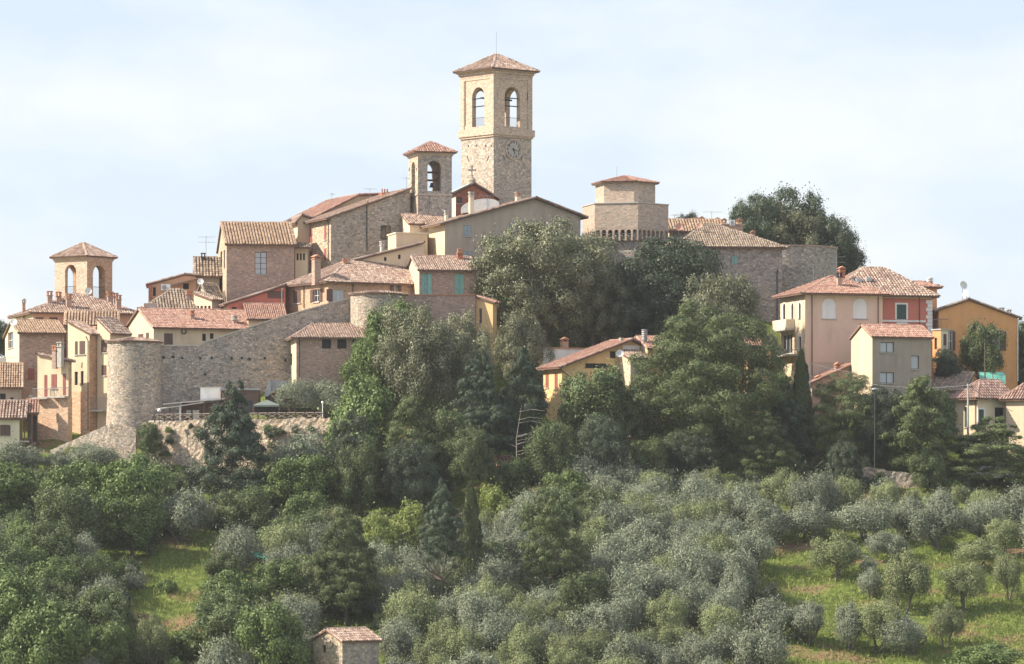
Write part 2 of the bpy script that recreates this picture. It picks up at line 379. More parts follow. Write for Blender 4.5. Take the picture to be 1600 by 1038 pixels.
def tiles_on(mb, pts, pitch=.24, row=.42, m=0, jit=1.0):
    p0, p1, p2 = Vector(pts[0]), Vector(pts[1]), Vector(pts[2])
    e = (p1-p0).normalized(); n = e.cross(p2-p1).normalized(); s = n.cross(e)
    pl = [((Vector(p)-p0).dot(e), (Vector(p)-p0).dot(s)) for p in pts]
    x0 = min(p[0] for p in pl); x1 = max(p[0] for p in pl); y1 = max(p[1] for p in pl)
    def inside(a, b, tol=.04):
        for i in range(len(pl)):
            ax, ay = pl[i]; bx, by = pl[(i+1) % len(pl)]; L = math.hypot(bx-ax, by-ay)
            if L > 1e-6 and ((bx-ax)*(b-ay)-(by-ay)*(a-ax))/L < -tol: return False
        return True
    nc = max(1, int((x1-x0)/pitch)); pitch = (x1-x0)/nc; nr = int(y1/row)+1; r = pitch*.40
    ang = [math.radians(a) for a in (180, 125, 55, 0)]
    for i in range(nc):
        a = x0+(i+.5)*pitch; wob = RNG.uniform(-.02, .02)*jit
        for j in range(nr):
            b = j*row
            if not inside(a, b+row*.4): continue
            ja = a+wob+RNG.uniform(-.012, .012)*jit; rr = r*RNG.uniform(.92, 1.06); lift = RNG.uniform(0, .02)*jit
            base = len(mb.v)
            b0 = b-.05+RNG.uniform(-.02, .02)*jit; b1 = min(b+row+.03, y1)
            for (bb, k, up) in ((b0, 1.0, .045), (b1, .86, .005)):
                for w in ang:
                    mb.v.append(tuple(p0+e*(ja+math.cos(w)*rr*k)+s*bb+n*(up+lift+math.sin(w)*rr*k*1.25)))
            for q in range(3):
                mb.f.append((base+q+1, base+q, base+4+q, base+5+q)); mb.m.append(m)
            mb.f.append((base, base+1, base+2, base+3)); mb.m.append(m)
def ridge_on(mb, a, b, r=.13, step=.42, m=0):
    a = Vector(a); b = Vector(b); L = (b-a).length
    if L < .05: return
    t = (b-a)/L; sd = t.cross(Vector((0, 0, 1))).normalized(); up = sd.cross(t)
    for i in range(max(1, int(L/step))):
        q = a+t*i*step; base = len(mb.v); k0 = RNG.uniform(.94, 1.08)
        for (u, k) in ((-.03, 1.0*k0), (step+.05, .85*k0)):
            for w in (200, 135, 90, 45, -20):
                w = math.radians(w); mb.v.append(tuple(q+t*u+sd*math.cos(w)*r*k+up*(math.sin(w)*r*k*.9+.04)))
        for g in range(4): mb.f.append((base+g, base+g+1, base+6+g, base+5+g)); mb.m.append(m)

class House:
    def __init__(s, name, label, xc, Y, th, yb, cat='house', group=None):
        s.O = P(xc, yb, Y); s.th = math.radians(th); s.e = tag(empty(name, s.O, s.th), label, cat, group)
        s.R = Matrix.Rotation(s.th, 3, 'Z'); s.Ri = s.R.transposed(); s.holes = {k: [] for k in 'FLRB'}
    def hit(s, ax, c, x, y):
        o = s.Ri@(CAM-s.O); d = s.Ri@(P(x, y, 0)-CAM); t = (c-o[ax])/d[ax]; return o+d*t
    def F(s, x, y, c=0.0): p = s.hit(1, c, x, y); return p.x, p.z
    def Lf(s, x, y, c=0.0): p = s.hit(0, c, x, y); return p.y, p.z
    def zat(s, lx, ly, y):
        Yw = (s.O+s.R@Vector((lx, ly, 0))).y; return (HZ-y)*(Yw+DIST)/DIST/PPM-s.O.z
    def size(s, xr, xl, ye, W=None, L=None):
        s.W = W or s.F(xr, ye)[0]; s.L = L or s.Lf(xl, ye)[0]; s.H = s.zat(0, 0, ye); return s
    def frame(s, f):
        return {'F': ((0,0,0), (1,0,0), (0,-1,0)), 'L': ((0,0,0), (0,1,0), (-1,0,0)), 'R': ((s.W,0,0), (0,1,0), (1,0,0)), 'B': ((0,s.L,0), (1,0,0), (0,1,0))}[f]
    def walls(s, mats, polys=None, depth=.28, name='wall'):
        """mats: (front, left) materials; polys overrides the top outline of a face"""
        if not isinstance(mats, (list, tuple)): mats = (mats, mats)
        mb = MB(); polys = polys or {}
        for f in 'FLRB':
            w = s.W if f in 'FB' else s.L
            top = polys.get(f) or [(w, s.H), (0, s.H)]
            o, du, n = s.frame(f); panel(mb, o, du, n, [(0, 0), (w, 0)]+top, s.holes[f], depth, 0 if f in 'FRB' else 1)
        s.wall = mb.build(name, list(mats), s.e); return s
    # -- roofs
    def roof(s, planes, mat='tile', thick=.13, pitch=.24, ridges=(), row=.42, fascia='slab', gutter=False):
        mb = MB()
        for pl in planes:
            mb.prism([Vector(p) for p in pl][::1], (0, 0, -thick))
        r = mb.build('roof', M[fascia], s.e); tb = MB()
        for pl in planes: tiles_on(tb, pl, pitch, row)
        for a, b in ridges: ridge_on(tb, a, b)
        t = tb.build('roof_tile', M[mat], r); t['kind'] = 'stuff'
        if gutter:
            for pl in planes[:1]:
                a, b = Vector(pl[0]), Vector(pl[1]); g = MB(); off = Vector((0, 0, -.1)); g.tube([a+off, b+off], .07, 6); g.build('gutter', M['copper'], r)
        return r
    def gableX(s, ridge_y, mats, tile='tile', oh=.4, og=.2, yr=None, z=None, pitch=.24, gutter=False, depth=.28, back=None):
        yr = yr or s.L/2; zr = z if z is not None else s.zat(s.W/2, yr, ridge_y); m = (zr-s.H)/yr; ze = s.H-m*oh; W, L = s.W, s.L
        mb_ = (zr-s.H)/max(L-yr, .3); zb = s.H-mb_*oh
        s.zr = zr
        s.walls(mats, {'L': [(L, s.H), (yr, zr), (0, s.H)], 'R': [(L, s.H), (yr, zr), (0, s.H)]}, depth)
        t = .16
        s.roof([[(-og,-oh,ze+t),(W+og,-oh,ze+t),(W+og,yr,zr+t),(-og,yr,zr+t)], [(W+og,L+oh,zb+t),(-og,L+oh,zb+t),(-og,yr,zr+t),(W+og,yr,zr+t)]],
               tile, pitch=pitch, ridges=[((-og,yr,zr+t),(W+og,yr,zr+t)), ((-og+.05,-oh,ze+t),(-og+.05,yr,zr+t)), ((W+og-.05,-oh,ze+t),(W+og-.05,yr,zr+t))], gutter=gutter); return s
    def gableY(s, apex, mats, yright=None, tile='tile', oh=.35, og=.3, pitch=.24, depth=.28):
        ax, az = s.F(*apex); W, L = s.W, s.L; ax = min(ax, W-.02); zR = s.zat(s.W, 0, yright) if yright else s.H
        m1 = (az-s.H)/ax; m2 = (az-zR)/max(W-ax, .3); t = .16; s.zr = az
        s.walls(mats, {'F': [(W, zR), (ax, az), (0, s.H)], 'B': [(W, zR), (ax, az), (0, s.H)], 'R': [(L, zR), (0, zR)]}, depth)
        pl = [[(-oh,L+og,s.H-m1*oh+t),(-oh,-og,s.H-m1*oh+t),(ax,-og,az+t),(ax,L+og,az+t)]]; rd = [((-oh,-og+.05,s.H-m1*oh+t),(ax,-og+.05,az+t)), ((ax,-og,az+t),(ax,L+og,az+t))]
        if W-ax > .4:
            pl.append([(W+oh,-og,zR-m2*oh+t),(W+oh,L+og,zR-m2*oh+t),(ax,L+og,az+t),(ax,-og,az+t)]); rd.append(((W+oh,-og+.05,zR-m2*oh+t),(ax,-og+.05,az+t)))
        s.roof(pl, tile, pitch=pitch, ridges=rd); return s
    def hip(s, ridge_y, mats, x1, x2, yr=None, tile='tile', oh=.45, pitch=.24, gutter=False, z=None, depth=.28):
        """ridge along local X from x1 to x2 (x1==x2: pyramid; x1<=0 or x2>=W gives a gable end)"""
        W, L = s.W, s.L; yr = yr or L/2; zr = z if z is not None else s.zat((x1+x2)/2, yr, ridge_y); m = (zr-s.H)/yr; ze = s.H-.35*oh; t = .16; s.zr = zr
        gl, gr = x1 <= 0, x2 >= W
        s.walls(mats, {**({'L': [(L, s.H), (yr, zr), (0, s.H)]} if gl else {}), **({'R': [(L, s.H), (yr, zr), (0, s.H)]} if gr else {})}, depth)
        a = (-oh,-oh,ze+t); b = (W+oh,-oh,ze+t); c = (W+oh,L+oh,ze+t); d = (-oh,L+oh,ze+t); p = (x1 if not gl else -oh,yr,zr+t); q = (x2 if not gr else W+oh,yr,zr+t)
        one = abs(x1-x2) < .01
        pl = [[a,b,q] if one else [a,b,q,p], [c,d,p] if one else [c,d,p,q]]; rd = [(p,q), (a,p), (b,q)]
        if not gl: pl.append([d,a,p]); rd.append((d,p))
        if not gr: pl.append([b,c,q]); rd.append((c,q))
        s.roof(pl, tile, pitch=pitch, ridges=rd, gutter=gutter); return s
    def lean(s, ytop, mats, tile='tile', oh=.35, og=.2, pitch=.24, gutter=False, depth=.28):
        W, L = s.W, s.L; zt = s.zat(W/2, L, ytop); m = (zt-s.H)/L; t = .16; s.zr = zt
        s.walls(mats, {'L': [(L, zt), (0, s.H)], 'R': [(L, zt), (0, s.H)], 'B': [(W, zt), (0, zt)]}, depth)
        s.roof([[(-og,-oh,s.H-m*oh+t),(W+og,-oh,s.H-m*oh+t),(W+og,L,zt+t),(-og,L,zt+t)]], tile, pitch=pitch, ridges=[((-og,L,zt+t),(W+og,L,zt+t))], gutter=gutter); return s
    def flat_top(s, mats, coping='concrete', name='coping', depth=.28):
        s.walls(mats, depth=depth); mb = MB(); mb.box(-.1,-.1,s.H+.002,s.W+.1,s.L+.1,s.H+.14); mb.build(name, M[coping], s.e); s.zr = s.H; return s
    # -- openings
    def win(s, f, x0, y0, x1, y1, style='glass', shut='shut_brown', nx=2, nz=2, arch=False, pane='glass', frame='frame_white', sill=True, surround=None, name='window'):
        h = s.F if f == 'F' else s.Lf
        xm, ym = (x0+x1)/2, (y0+y1)/2
        aa = sorted((h(x0, ym)[0], h(x1, ym)[0])); zz = sorted((h(xm, y0)[1], h(xm, y1)[1])); a0, a1, z0, z1 = aa[0], aa[1], zz[0], zz[1]
        s.holes[f].append((a0, a1, z0, z1, arch)); o, du, n = s.frame(f) if f != 'x' else None
        o = Vector(o); du = Vector(du); n = Vector(n)
        def bx(mb, aa0, aa1, zz0, zz1, d0, d1):
            p = o+du*aa0-n*d0; q = o+du*aa1-n*d1
            mb.box(min(p.x,q.x), min(p.y,q.y), zz0, max(p.x,q.x), max(p.y,q.y), zz1)
        mb = MB(); fw = .055
        zt = z1-((a1-a0)/2 if arch else 0)
        if style == 'blank':
            bx(mb, a0+.002, a1-.002, z0+.002, z1-.002, .06, .12); w = mb.build(name, M['white'], s.e)
        elif style == 'shut':
            bx(mb, a0+.002, a1-.002, z0+.002, z1-.002, .16, .2); w = mb.build(name, M['void'], s.e)
            for k in range(2):
                c = (a0+a1)/2; q = MB(); lo, hi = (a0+.02, c-.012) if k == 0 else (c+.012, a1-.02)
                bx(q, lo, hi, z0+.02, z1-.02, -.02, .03); sh_ = q
                nsl = max(4, int((z1-z0)/.14))
                for j in range(nsl):
                    zc = z0+.08+(z1-z0-.16)*(j+.5)/nsl; bx(q, lo+.05, hi-.05, zc-.025, zc+.025, -.04, -.02)
                q.build('shutter', M[shut], w)
        else:
            for q in ((a0+.004, a0+fw, z0+.004, z1-.004), (a1-fw, a1-.004, z0+.004, z1-.004)): bx(mb, *q, .12, .18)
            bx(mb, a0+fw, a1-fw, z0+.004, z0+fw, .12, .18); bx(mb, a0+fw, a1-fw, z1-fw, z1-.004, .12, .18)
            for i in range(1, nx): c = a0+(a1-a0)*i/nx; bx(mb, c-fw*.6, c+fw*.6, z0+fw, z1-fw, .12, .18)
            for j in range(1, nz): c = z0+(z1-z0)*j/nz; bx(mb, a0+fw, a1-fw, c-fw*.4, c+fw*.4, .123, .177)
            w = mb.build(name, M['dark_metal'] if style == 'dark' else M[frame], s.e)
            for i in range(nx):
                for j in range(nz):
                    q = MB(); bx(q, a0+(a1-a0)*i/nx+.004, a0+(a1-a0)*(i+1)/nx-.004, z0+(z1-z0)*j/nz+.004, z0+(z1-z0)*(j+1)/nz-.004, .15, .16); q.build('pane', M['void' if style == 'dark' else pane], w)  # dark style: pane colour stands in for the unlit interior
            if style == 'open':
                wd = (a1-a0)/2
                for lo, hi in ((a0-wd-.03, a0-.03), (a1+.03, a1+wd+.03)):
                    q = MB(); bx(q, lo, hi, z0, z1, -.07, -.02); nsl = max(4, int((z1-z0)/.14))
                    for j in range(nsl):
                        zc = z0+.06+(z1-z0-.12)*(j+.5)/nsl; bx(q, lo+.05, hi-.05, zc-.025, zc+.025, -.09, -.07)
                    q.build('shutter', M[shut], w)
        if sill and style != 'dark':
            q = MB(); bx(q, a0-.08, a1+.08, z0-.09, z0-.004, -.1, .1); q.build('sill', M['concrete'], w)
        if surround:
            q = MB(); sw = .17
            for r in ((a0-sw, a0-.003, z0-.003, zt), (a1+.003, a1+sw, z0-.003, zt)): bx(q, *r, -.05, .05)
            if arch:
                ca = (a0+a1)/2; r0 = (a1-a0)/2+.003; r1 = r0+sw
                for k in range(10):
                    t0, t1 = math.pi*k/10, math.pi*(k+1)/10
                    ps = [(ca-r0*math.cos(t0), zt+r0*math.sin(t0)), (ca-r1*math.cos(t0), zt+r1*math.sin(t0)), (ca-r1*math.cos(t1), zt+r1*math.sin(t1)), (ca-r0*math.cos(t1), zt+r0*math.sin(t1))]
                    q.prism([o+du*a+Vector((0,0,z))+n*.05 for a, z in ps], -n*.1)
            else: bx(q, a0-sw, a1+sw, z1+.003, z1+sw, -.05, .05)
            q.build('surround', M[surround], w)
        return w
    def chim(s, x, ytop, ybot, wpx, ly, mat='brick', style='slab', hat='terracotta'):
        p = s.hit(1, ly, x, ytop); zb = s.zat(p.x, ly, ybot)-.9; w = wpx/PPM/2; zt = p.z; mb = MB()
        hh = min(.5, (zt-zb)*.3)
        mb.box(p.x-w, ly-w, zb, p.x+w, ly+w, zt-hh); c = mb.build('chimney', M[mat], s.e); q = MB()
        q.box(p.x-w-.07, ly-w-.07, zt-hh+.002, p.x+w+.07, ly+w+.07, zt-hh+.08)
        if style == 'slab':
            for i in (-1, 1):
                for j in (-1, 1): q.box(p.x+i*w*.75-.06, ly+j*w*.75-.06, zt-hh+.082, p.x+i*w*.75+.06, ly+j*w*.75+.06, zt-.102)
            q.box(p.x-w-.06, ly-w-.06, zt-.1, p.x+w+.06, ly+w+.06, zt)
        elif style == 'hat':
            for i in (-1, 1): q.box(p.x+i*w*.75-.06, ly-w*.8, zt-hh+.082, p.x+i*w*.75+.06, ly+w*.8, zt-hh*.5)
            a, b, cpt, d = (p.x-w-.12, ly-w-.1, zt-hh*.5), (p.x+w+.12, ly-w-.1, zt-hh*.5), (p.x, ly-w-.1, zt), None
            q.prism([a, b, cpt], (0, 2*w+.2, 0))
        else:
            k = 3
            for i in range(k): xx = p.x-w+(i+.5)*2*w/k; q.lathe([(.085, 0), (.085, hh-.1), (.11, hh-.05), (.0, hh-.02)], 8, (xx, ly, zt-hh+.08))
        q.build('cap', M[hat], c)
    def pipe(s, x, y0, y1, f='F', mat='copper'):
        a, z0 = (s.F if f == 'F' else s.Lf)(x, y0); z1 = (s.F if f == 'F' else s.Lf)(x, y1)[1]; mb = MB()
        if f == 'F': mb.tube([(a,-.4,z0+.25),(a,-.09,z0-.15),(a,-.09,z1)], .055, 6)
        else: mb.tube([(-.4,a,z0+.25),(-.09,a,z0-.15),(-.09,a,z1)], .055, 6)
        mb.build('downpipe', M[mat], s.e)
    def boxF(s, f, x0, y0, x1, y1, d0, d1, mat, name):
        h = s.F if f == 'F' else s.Lf; o, du, n = [Vector(v) for v in s.frame(f)]
        aa = sorted((h(x0, (y0+y1)/2)[0], h(x1, (y0+y1)/2)[0])); zz = sorted((h((x0+x1)/2, y0)[1], h((x0+x1)/2, y1)[1]))
        p = o+du*aa[0]+n*d0; q = o+du*aa[1]+n*d1; mb = MB(); mb.box(min(p.x,q.x), min(p.y,q.y), zz[0], max(p.x,q.x), max(p.y,q.y), zz[1]); return mb.build(name, M[mat], s.e)
    def balcony(s, f, x0, x1, y, ytop, dep=.9, solid=None):
        h = s.F if f == 'F' else s.Lf; o, du, n = [Vector(v) for v in s.frame(f)]
        aa = sorted((h(x0, y)[0], h(x1, y)[0])); z = h((x0+x1)/2, y)[1]; zt = h((x0+x1)/2, ytop)[1]
        def pt(a, d, zz): return o+du*a+n*d+Vector((0, 0, zz))
        mb = MB(); a = pt(aa[0], .003, z-.16); b = pt(aa[1], dep, z); mb.box(min(a.x,b.x), min(a.y,b.y), z-.16, max(a.x,b.x), max(a.y,b.y), z); bo = mb.build('balcony', M['concrete'], s.e)
        q = MB()
        if solid:
            for (p, r) in ((pt(aa[0], dep-.1, z), pt(aa[1], dep, zt)), (pt(aa[0], .01, z), pt(aa[0]+.1, dep-.1, zt)), (pt(aa[1]-.1, .01, z), pt(aa[1], dep-.1, zt))): q.box(min(p.x,r.x), min(p.y,r.y), z+.002, max(p.x,r.x), max(p.y,r.y), zt)
            q.build('parapet', M[solid], bo)
        else:
            rail = [pt(aa[0], .02, zt), pt(aa[0], dep-.04, zt), pt(aa[1], dep-.04, zt), pt(aa[1], .02, zt)]
            for i in range(3):
                q.bar(rail[i], rail[i+1], .025); L = (rail[i+1]-rail[i]).length; k = max(2, int(L/.16))
                for j in range(k+1): pp = rail[i].lerp(rail[i+1], j/k); q.bar(pp, Vector((pp.x, pp.y, z)), .012)
            q.build('railing', M['metal'], bo)

def ring_box(mb, x0, y0, x1, y1, z0, z1, p):
    """a band that runs round a rectangular shaft, standing p proud"""
    mb.box(x0-p, y0-p, z0, x1+p, y0-.002, z1); mb.box(x0-p, y1+.002, z0, x1+p, y1+p, z1)
    mb.box(x0-p, y0-.002, z0, x0-.002, y1+.002, z1); mb.box(x1+.002, y0-.002, z0, x1+p, y1+.002, z1)

def antenna(x, y0, y1, Y, label, n=4, wid=.9, ang=20, vert=False):
    a = P(x, y0, Y); h = P(x, y1, Y).z-a.z; e = tag(empty('antenna', a), label, 'antenna'); mb = MB(); mb.tube([(0,0,-.4),(0,0,h)], .022, 5); mb.build('mast', M['metal'], e)
    q = MB(); r = math.radians(ang); u = Vector((math.cos(r), math.sin(r), 0)); w = Vector((-u.y, u.x, 0))
    for k in range(2 if h > 1.6 else 1):
        zz = h-.1-k*.55; q.bar(Vector((0,0,zz))-u*wid*.5, Vector((0,0,zz))+u*wid*.6, .014)
        for i in range(n): c = Vector((0,0,zz))+u*wid*(-.5+1.1*i/(n-1)); q.bar(c-w*.28+Vector((0,0,.05)), c+w*.28-Vector((0,0,.05)), .009)
    q.build('aerial', M['metal'], e)
def dish(x, y, rpx, Y, label, mat='dish', yaw=0, pole=.8):
    c = P(x, y, Y); r = rpx/PPM*(Y+DIST)/DIST; e = tag(empty('satellite_dish', c, math.radians(yaw)), label, 'satellite dish')
    mb = MB(); prof = [(r*t, .22*r*t*t) for t in (0.02,.25,.5,.75,.92,1.0)]; mb.lathe(prof+[(r*1.0, .25*r), (r*.9, .19*r), (.03, -.03)], 22)
    tilt = Matrix.Rotation(math.radians(72), 3, 'X'); mb.v = [tuple(tilt@Vector(v)) for v in mb.v]; mb.build('reflector', M[mat], e, True)
    q = MB(); q.bar((0,-.05,-r*.8), (0,-.75*r,-.15*r), .018); q.lathe([(.04,-.05),(.05,.04),(.0,.06)], 8, (0,-.75*r,-.15*r)); q.build('feed_arm', M['metal'], e)
    q = MB(); q.tube([(0,.08,.05),(0,.16,-.1),(0,.16,-pole)], .03, 6); q.build('mast', M['metal'], e)

# ------------------------------------------------------------------ towers
def shaft(h, z0, z1, mats, holesF, holesL, thick=.5, name='wall', inset=0.0):
    """hollow rectangular shaft with arches that go right through"""
    mb = MB(); W, L = h.W, h.L
    for f in 'FLRB':
        o, du, n = h.frame(f); w = W if f in 'FB' else L; hs = holesF if f in 'FB' else holesL
        mi = 1 if f == 'L' else 0
        panel(mb, o, du, n, [(inset, z0), (w-inset, z0), (w-inset, z1), (inset, z1)], hs, thick, mi, off=inset)
        if hs: panel(mb, o, du, n, [(thick, z0), (w-thick, z0), (w-thick, z1), (thick, z1)], hs, thick, mi, inner=True, off=thick)
    if holesF: mb.face([(thick, thick, z0+.02), (W-thick, thick, z0+.02), (W-thick, L-thick, z0+.02), (thick, L-thick, z0+.02)]); mb.face([(thick, thick, z1-.02), (W-thick, thick, z1-.02), (W-thick, L-thick, z1-.02), (thick, L-thick, z1-.02)])
    return mb.build(name, list(mats), h.e)
def rail_in(h, f, a0, a1, z, zt, name='railing'):
    o, du, n = [Vector(v) for v in h.frame(f)]; q = MB(); z = z+.003; A = o+du*a0-n*.1; B = o+du*a1-n*.1
    q.bar(A+Vector((0,0,zt)), B+Vector((0,0,zt)), .025); k = max(3, int((a1-a0)/.14))
    for j in range(k+1): p = A.lerp(B, j/k); q.bar(p+Vector((0,0,z)), p+Vector((0,0,zt)), .012)
    q.build(name, M['dark_metal'], h.e)
def arch_of(h, f, x0, y0, x1, y1):
    g = h.F if f == 'F' else h.Lf; a = sorted((g(x0, (y0+y1)/2)[0], g(x1, (y0+y1)/2)[0])); return (a[0], a[1], g((x0+x1)/2, y1)[1], g((x0+x1)/2, y0)[1], True)
def tie(h, f, x0, y0, x1, y1, d=.05, r=.035, mat='dark_metal', name='iron_anchor'):
    g = h.F if f == 'F' else h.Lf; o, du, n = [Vector(v) for v in h.frame(f)]
    a, z = g(x0, y0); b, w = g(x1, y1); q = MB(); q.bar(o+du*a+n*d+Vector((0,0,z)), o+du*b+n*d+Vector((0,0,w)), r); q.build(name, M[mat], h.e)
def pyramid(h, yapex, ze, oh, tile, pitch=.24, rise=None):
    W, L = h.W, h.L; zr = h.zat(W/2, L/2, yapex); a, b, c, d = (-oh,-oh,ze), (W+oh,-oh,ze), (W+oh,L+oh,ze), (-oh,L+oh,ze); p = (W/2, L/2, zr)
    h.roof([[a,b,p],[b,c,p],[c,d,p],[d,a,p]], tile, thick=.1, pitch=pitch, row=.36, ridges=[(a,p),(b,p),(c,p),(d,p)]); return p

def clock_tower():
    h = House('clock_tower', 'tallest tower, tan stone with open belfry and round clock face', 771.3, 40, 40, 345, 'tower'); h.size(830.5, 720.5, 205)
    zb0, zb1 = h.zat(0,0,210), h.zat(0,0,199.5); zt = h.zat(0,0,113); W, L = h.W, h.L
    shaft(h, 0, zb0, (M['tower_stone'], M['tower_stone']), [], [], name='stone_shaft')
    fa = arch_of(h, 'F', 788.6, 136, 812.4, 198); la = arch_of(h, 'L', 737.6, 136.5, 757, 198)
    shaft(h, zb0+.01, zt, (M['brick_tan'], M['brick_tan']), [fa], [la], .55, 'belfry_wall')
    mb = MB(); ring_box(mb, 0, 0, W, L, zb0, zb1, .27); ring_box(mb, 0, 0, W, L, zb0-.22, zb0-.003, .14); mb.build('string_course', M['brick_tan'], h.e)
    mb = MB()
    for k, (y0, y1, p) in enumerate(((117.5, 114, .10), (113.8, 110.5, .22), (110.3, 107.4, .38))): ring_box(mb, 0, 0, W, L, h.zat(0,0,y0), h.zat(0,0,y1), p)
    mb.build('cornice', M['brick_tan'], h.e)
    pw = .55; z0 = zb1+.003; z1 = h.zat(0,0,122)
    for (x, y) in ((0,0),(W,0),(0,L),(W,L)):
        q = MB(); sx = 1 if x == 0 else -1; sy = 1 if y == 0 else -1
        q.box(min(x-.07*sx, x+pw*sx), min(y-.07*sy, y-.003*sy), z0, max(x-.07*sx, x+pw*sx), max(y-.07*sy, y-.003*sy), z1)
        q.box(min(x-.07*sx, x-.003*sx), min(y-.003*sy, y+pw*sy), z0, max(x-.07*sx, x-.003*sx), max(y-.003*sy, y+pw*sy), z1); q.build('pilaster', M['brick_tan'], h.e)
    mb = MB(); ring_box(mb, 0, 0, W, L, z1+.003, h.zat(0,0,117.6), .07); mb.build('frieze', M['brick_tan'], h.e)
    p = pyramid(h, 85, h.zat(0,0,107.2), .62, 'tile', .26)
    mb = MB(); mb.bar((p[0], p[1], p[2]-.1), (p[0], p[1], h.zat(W/2, L/2, 50)), .02); mb.build('lightning_rod', M['metal'], h.e)
    for f, ar in (('F', fa), ('L', la)):
        rail_in(h, f, ar[0], ar[1], ar[2], ar[2]+.95)
        o, du, n = [Vector(v) for v in h.frame(f)]
        for fr in (.52, .72):
            q = MB(); zz = ar[2]+(ar[3]-ar[2])*fr; q.bar(o+du*(ar[0]-.1)-n*.3+Vector((0,0,zz)), o+du*(ar[1]+.1)-n*.3+Vector((0,0,zz)), .06); q.build('tie_beam', M['dark_metal'], h.e)
    # the bell hangs in the belfry on its beam
    q = MB(); zz = fa[2]+(fa[3]-fa[2])*.74; q.lathe([(.02,.62),(.16,.6),(.2,.4),(.26,.15),(.38,0),(.34,0),(.2,.3)], 16, (W/2, L/2, zz-.72)); q.box(.5, L/2-.08, zz-.09, W-.5, L/2+.08, zz+.09); q.build('bell', M['dark_metal'], h.e)
    # clock on the right face
    ca, cz = h.F(801.8, 234); R = 1.12
    def disc(mb, r0, r1, y0, y1, n=40):
        for k in range(n):
            t0, t1 = 2*math.pi*k/n, 2*math.pi*(k+1)/n; c = lambda r, t, y: (ca+r*math.sin(t), y, cz+r*math.cos(t))
            if r0 < 1e-3: mb.face([c(0,0,y1), c(r1,t0,y1), c(r1,t1,y1)])
            else: mb.face([c(r0,t0,y1), c(r1,t0,y1), c(r1,t1,y1), c(r0,t1,y1)]); mb.face([c(r0,t1,y0), c(r0,t1,y1), c(r0,t0,y1), c(r0,t0,y0)])
            mb.face([c(r1,t0,y0), c(r1,t0,y1), c(r1,t1,y1), c(r1,t1,y0)])
    mb = MB(); disc(mb, 0, R*.90, -.003, -.06); cl = mb.build('clock_face', M['dial'], h.e)
    mb = MB(); disc(mb, R*.90, R, -.003, -.12); mb.build('rim', M['brick_tan'], cl)
    for k, s_ in enumerate(('12','1','2','3','4','5','6','7','8','9','10','11')):
        t = 2*math.pi*k/12; cu = bpy.data.curves.new('numeral', 'FONT'); cu.body = s_; cu.size = .36; cu.align_x = 'CENTER'; cu.align_y = 'CENTER'; cu.extrude = .01; cu.offset = .012; cu.materials.append(M['dark_metal'])
        tmp = bpy.data.objects.new('numeral_text', cu); nm_ = bpy.data.meshes.new_from_object(tmp); bpy.data.objects.remove(tmp); o = bpy.data.objects.new('numeral', nm_); COL.objects.link(o); o.parent = cl; o.location = (ca+R*.73*math.sin(t), -.075, cz+R*.73*math.cos(t)); o.rotation_euler = (math.pi/2, 0, 0)
    for nm, t, l, w in (('hour_hand', math.radians(159), .55, .055), ('minute_hand', math.radians(103), .80, .04)):
        q = MB(); u = Vector((math.sin(t), 0, math.cos(t))); v = Vector((u.z, 0, -u.x)); c = Vector((ca, -.10, cz))
        q.prism([c-u*.18-v*w, c-u*.18+v*w, c+u*l+v*w*.4, c+u*l-v*w*.4], (0, -.03, 0)); q.build(nm, M['dark_metal'], cl)
    for x0, y0, x1, y1 in ((786,243,788.5,251),(816,243,814,251),(776,143,777,155),(824,145,824,157)): tie(h, 'F', x0, y0, x1, y1)
    for x0, y0, x1, y1 in ((730.5,243,732,251),(764,244,761,252),(768.5,143,767,154),(727.5,122,727.5,197)): tie(h, 'L', x0, y0, x1, y1)
    for x in (732, 744.5, 759, 768): h.boxF('L', x-1, 227, x+1, 229.5, .003, .02, 'void', 'putlog_shade')  # raised dark boxes: the shade of putlog holes is painted, no recess cut
clock_tower()

def side_tower():
    h = House('bell_tower', 'grey stone bell tower with small red roof left of clock tower', 653, 30, 16, 352, 'tower'); h.size(706, 638.5, 303)
    W = h.W; L = h.L; zb = h.zat(0,0,303); zt = h.zat(0,0,238.5)
    shaft(h, 0, zb, (M['rubble_dark'], M['rubble_pale']), [], [], name='stone_shaft')
    fa = arch_of(h, 'F', 668, 251, 689.5, 299); la = arch_of(h, 'L', 643, 253, 648.6, 301); 
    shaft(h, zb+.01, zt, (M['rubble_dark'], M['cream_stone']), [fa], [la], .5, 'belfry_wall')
    mb = MB(); ring_box(mb, 0, 0, W, L, zb-.14, zb+.06, .08); mb.build('string_course', M['ochre_grey'], h.e)
    mb = MB(); ring_box(mb, 0, 0, W, L, zt-.3, zt-.12, .12); ring_box(mb, 0, 0, W, L, zt-.118, zt+.06, .26); mb.build('cornice', M['ochre_grey'], h.e)
    pyramid(h, 222, zt+.07, .45, 'tile_new', .26)
    for fr in (.40, .66):
        q = MB(); zz = fa[2]+(fa[3]-fa[2])*fr; q.box(fa[0]-.1, L*.5-.1, zz-.1, fa[1]+.1, L*.5+.1, zz+.1); q.build('bell_beam', M['wood'], h.e)
    q = MB(); q.lathe([(.02,.5),(.14,.48),(.18,.3),(.24,.1),(.33,0),(.29,0),(.15,.3)], 16, (W*.55, L/2, fa[2]+.55)); q.build('bell', M['dark_metal'], h.e)
    tie(h, 'L', 640.5, 262, 640.2, 268); tie(h, 'L', 651, 262, 651.6, 268)
    tie(h, 'F', 671.5, 304, 670, 335, .04, .015)
side_tower()

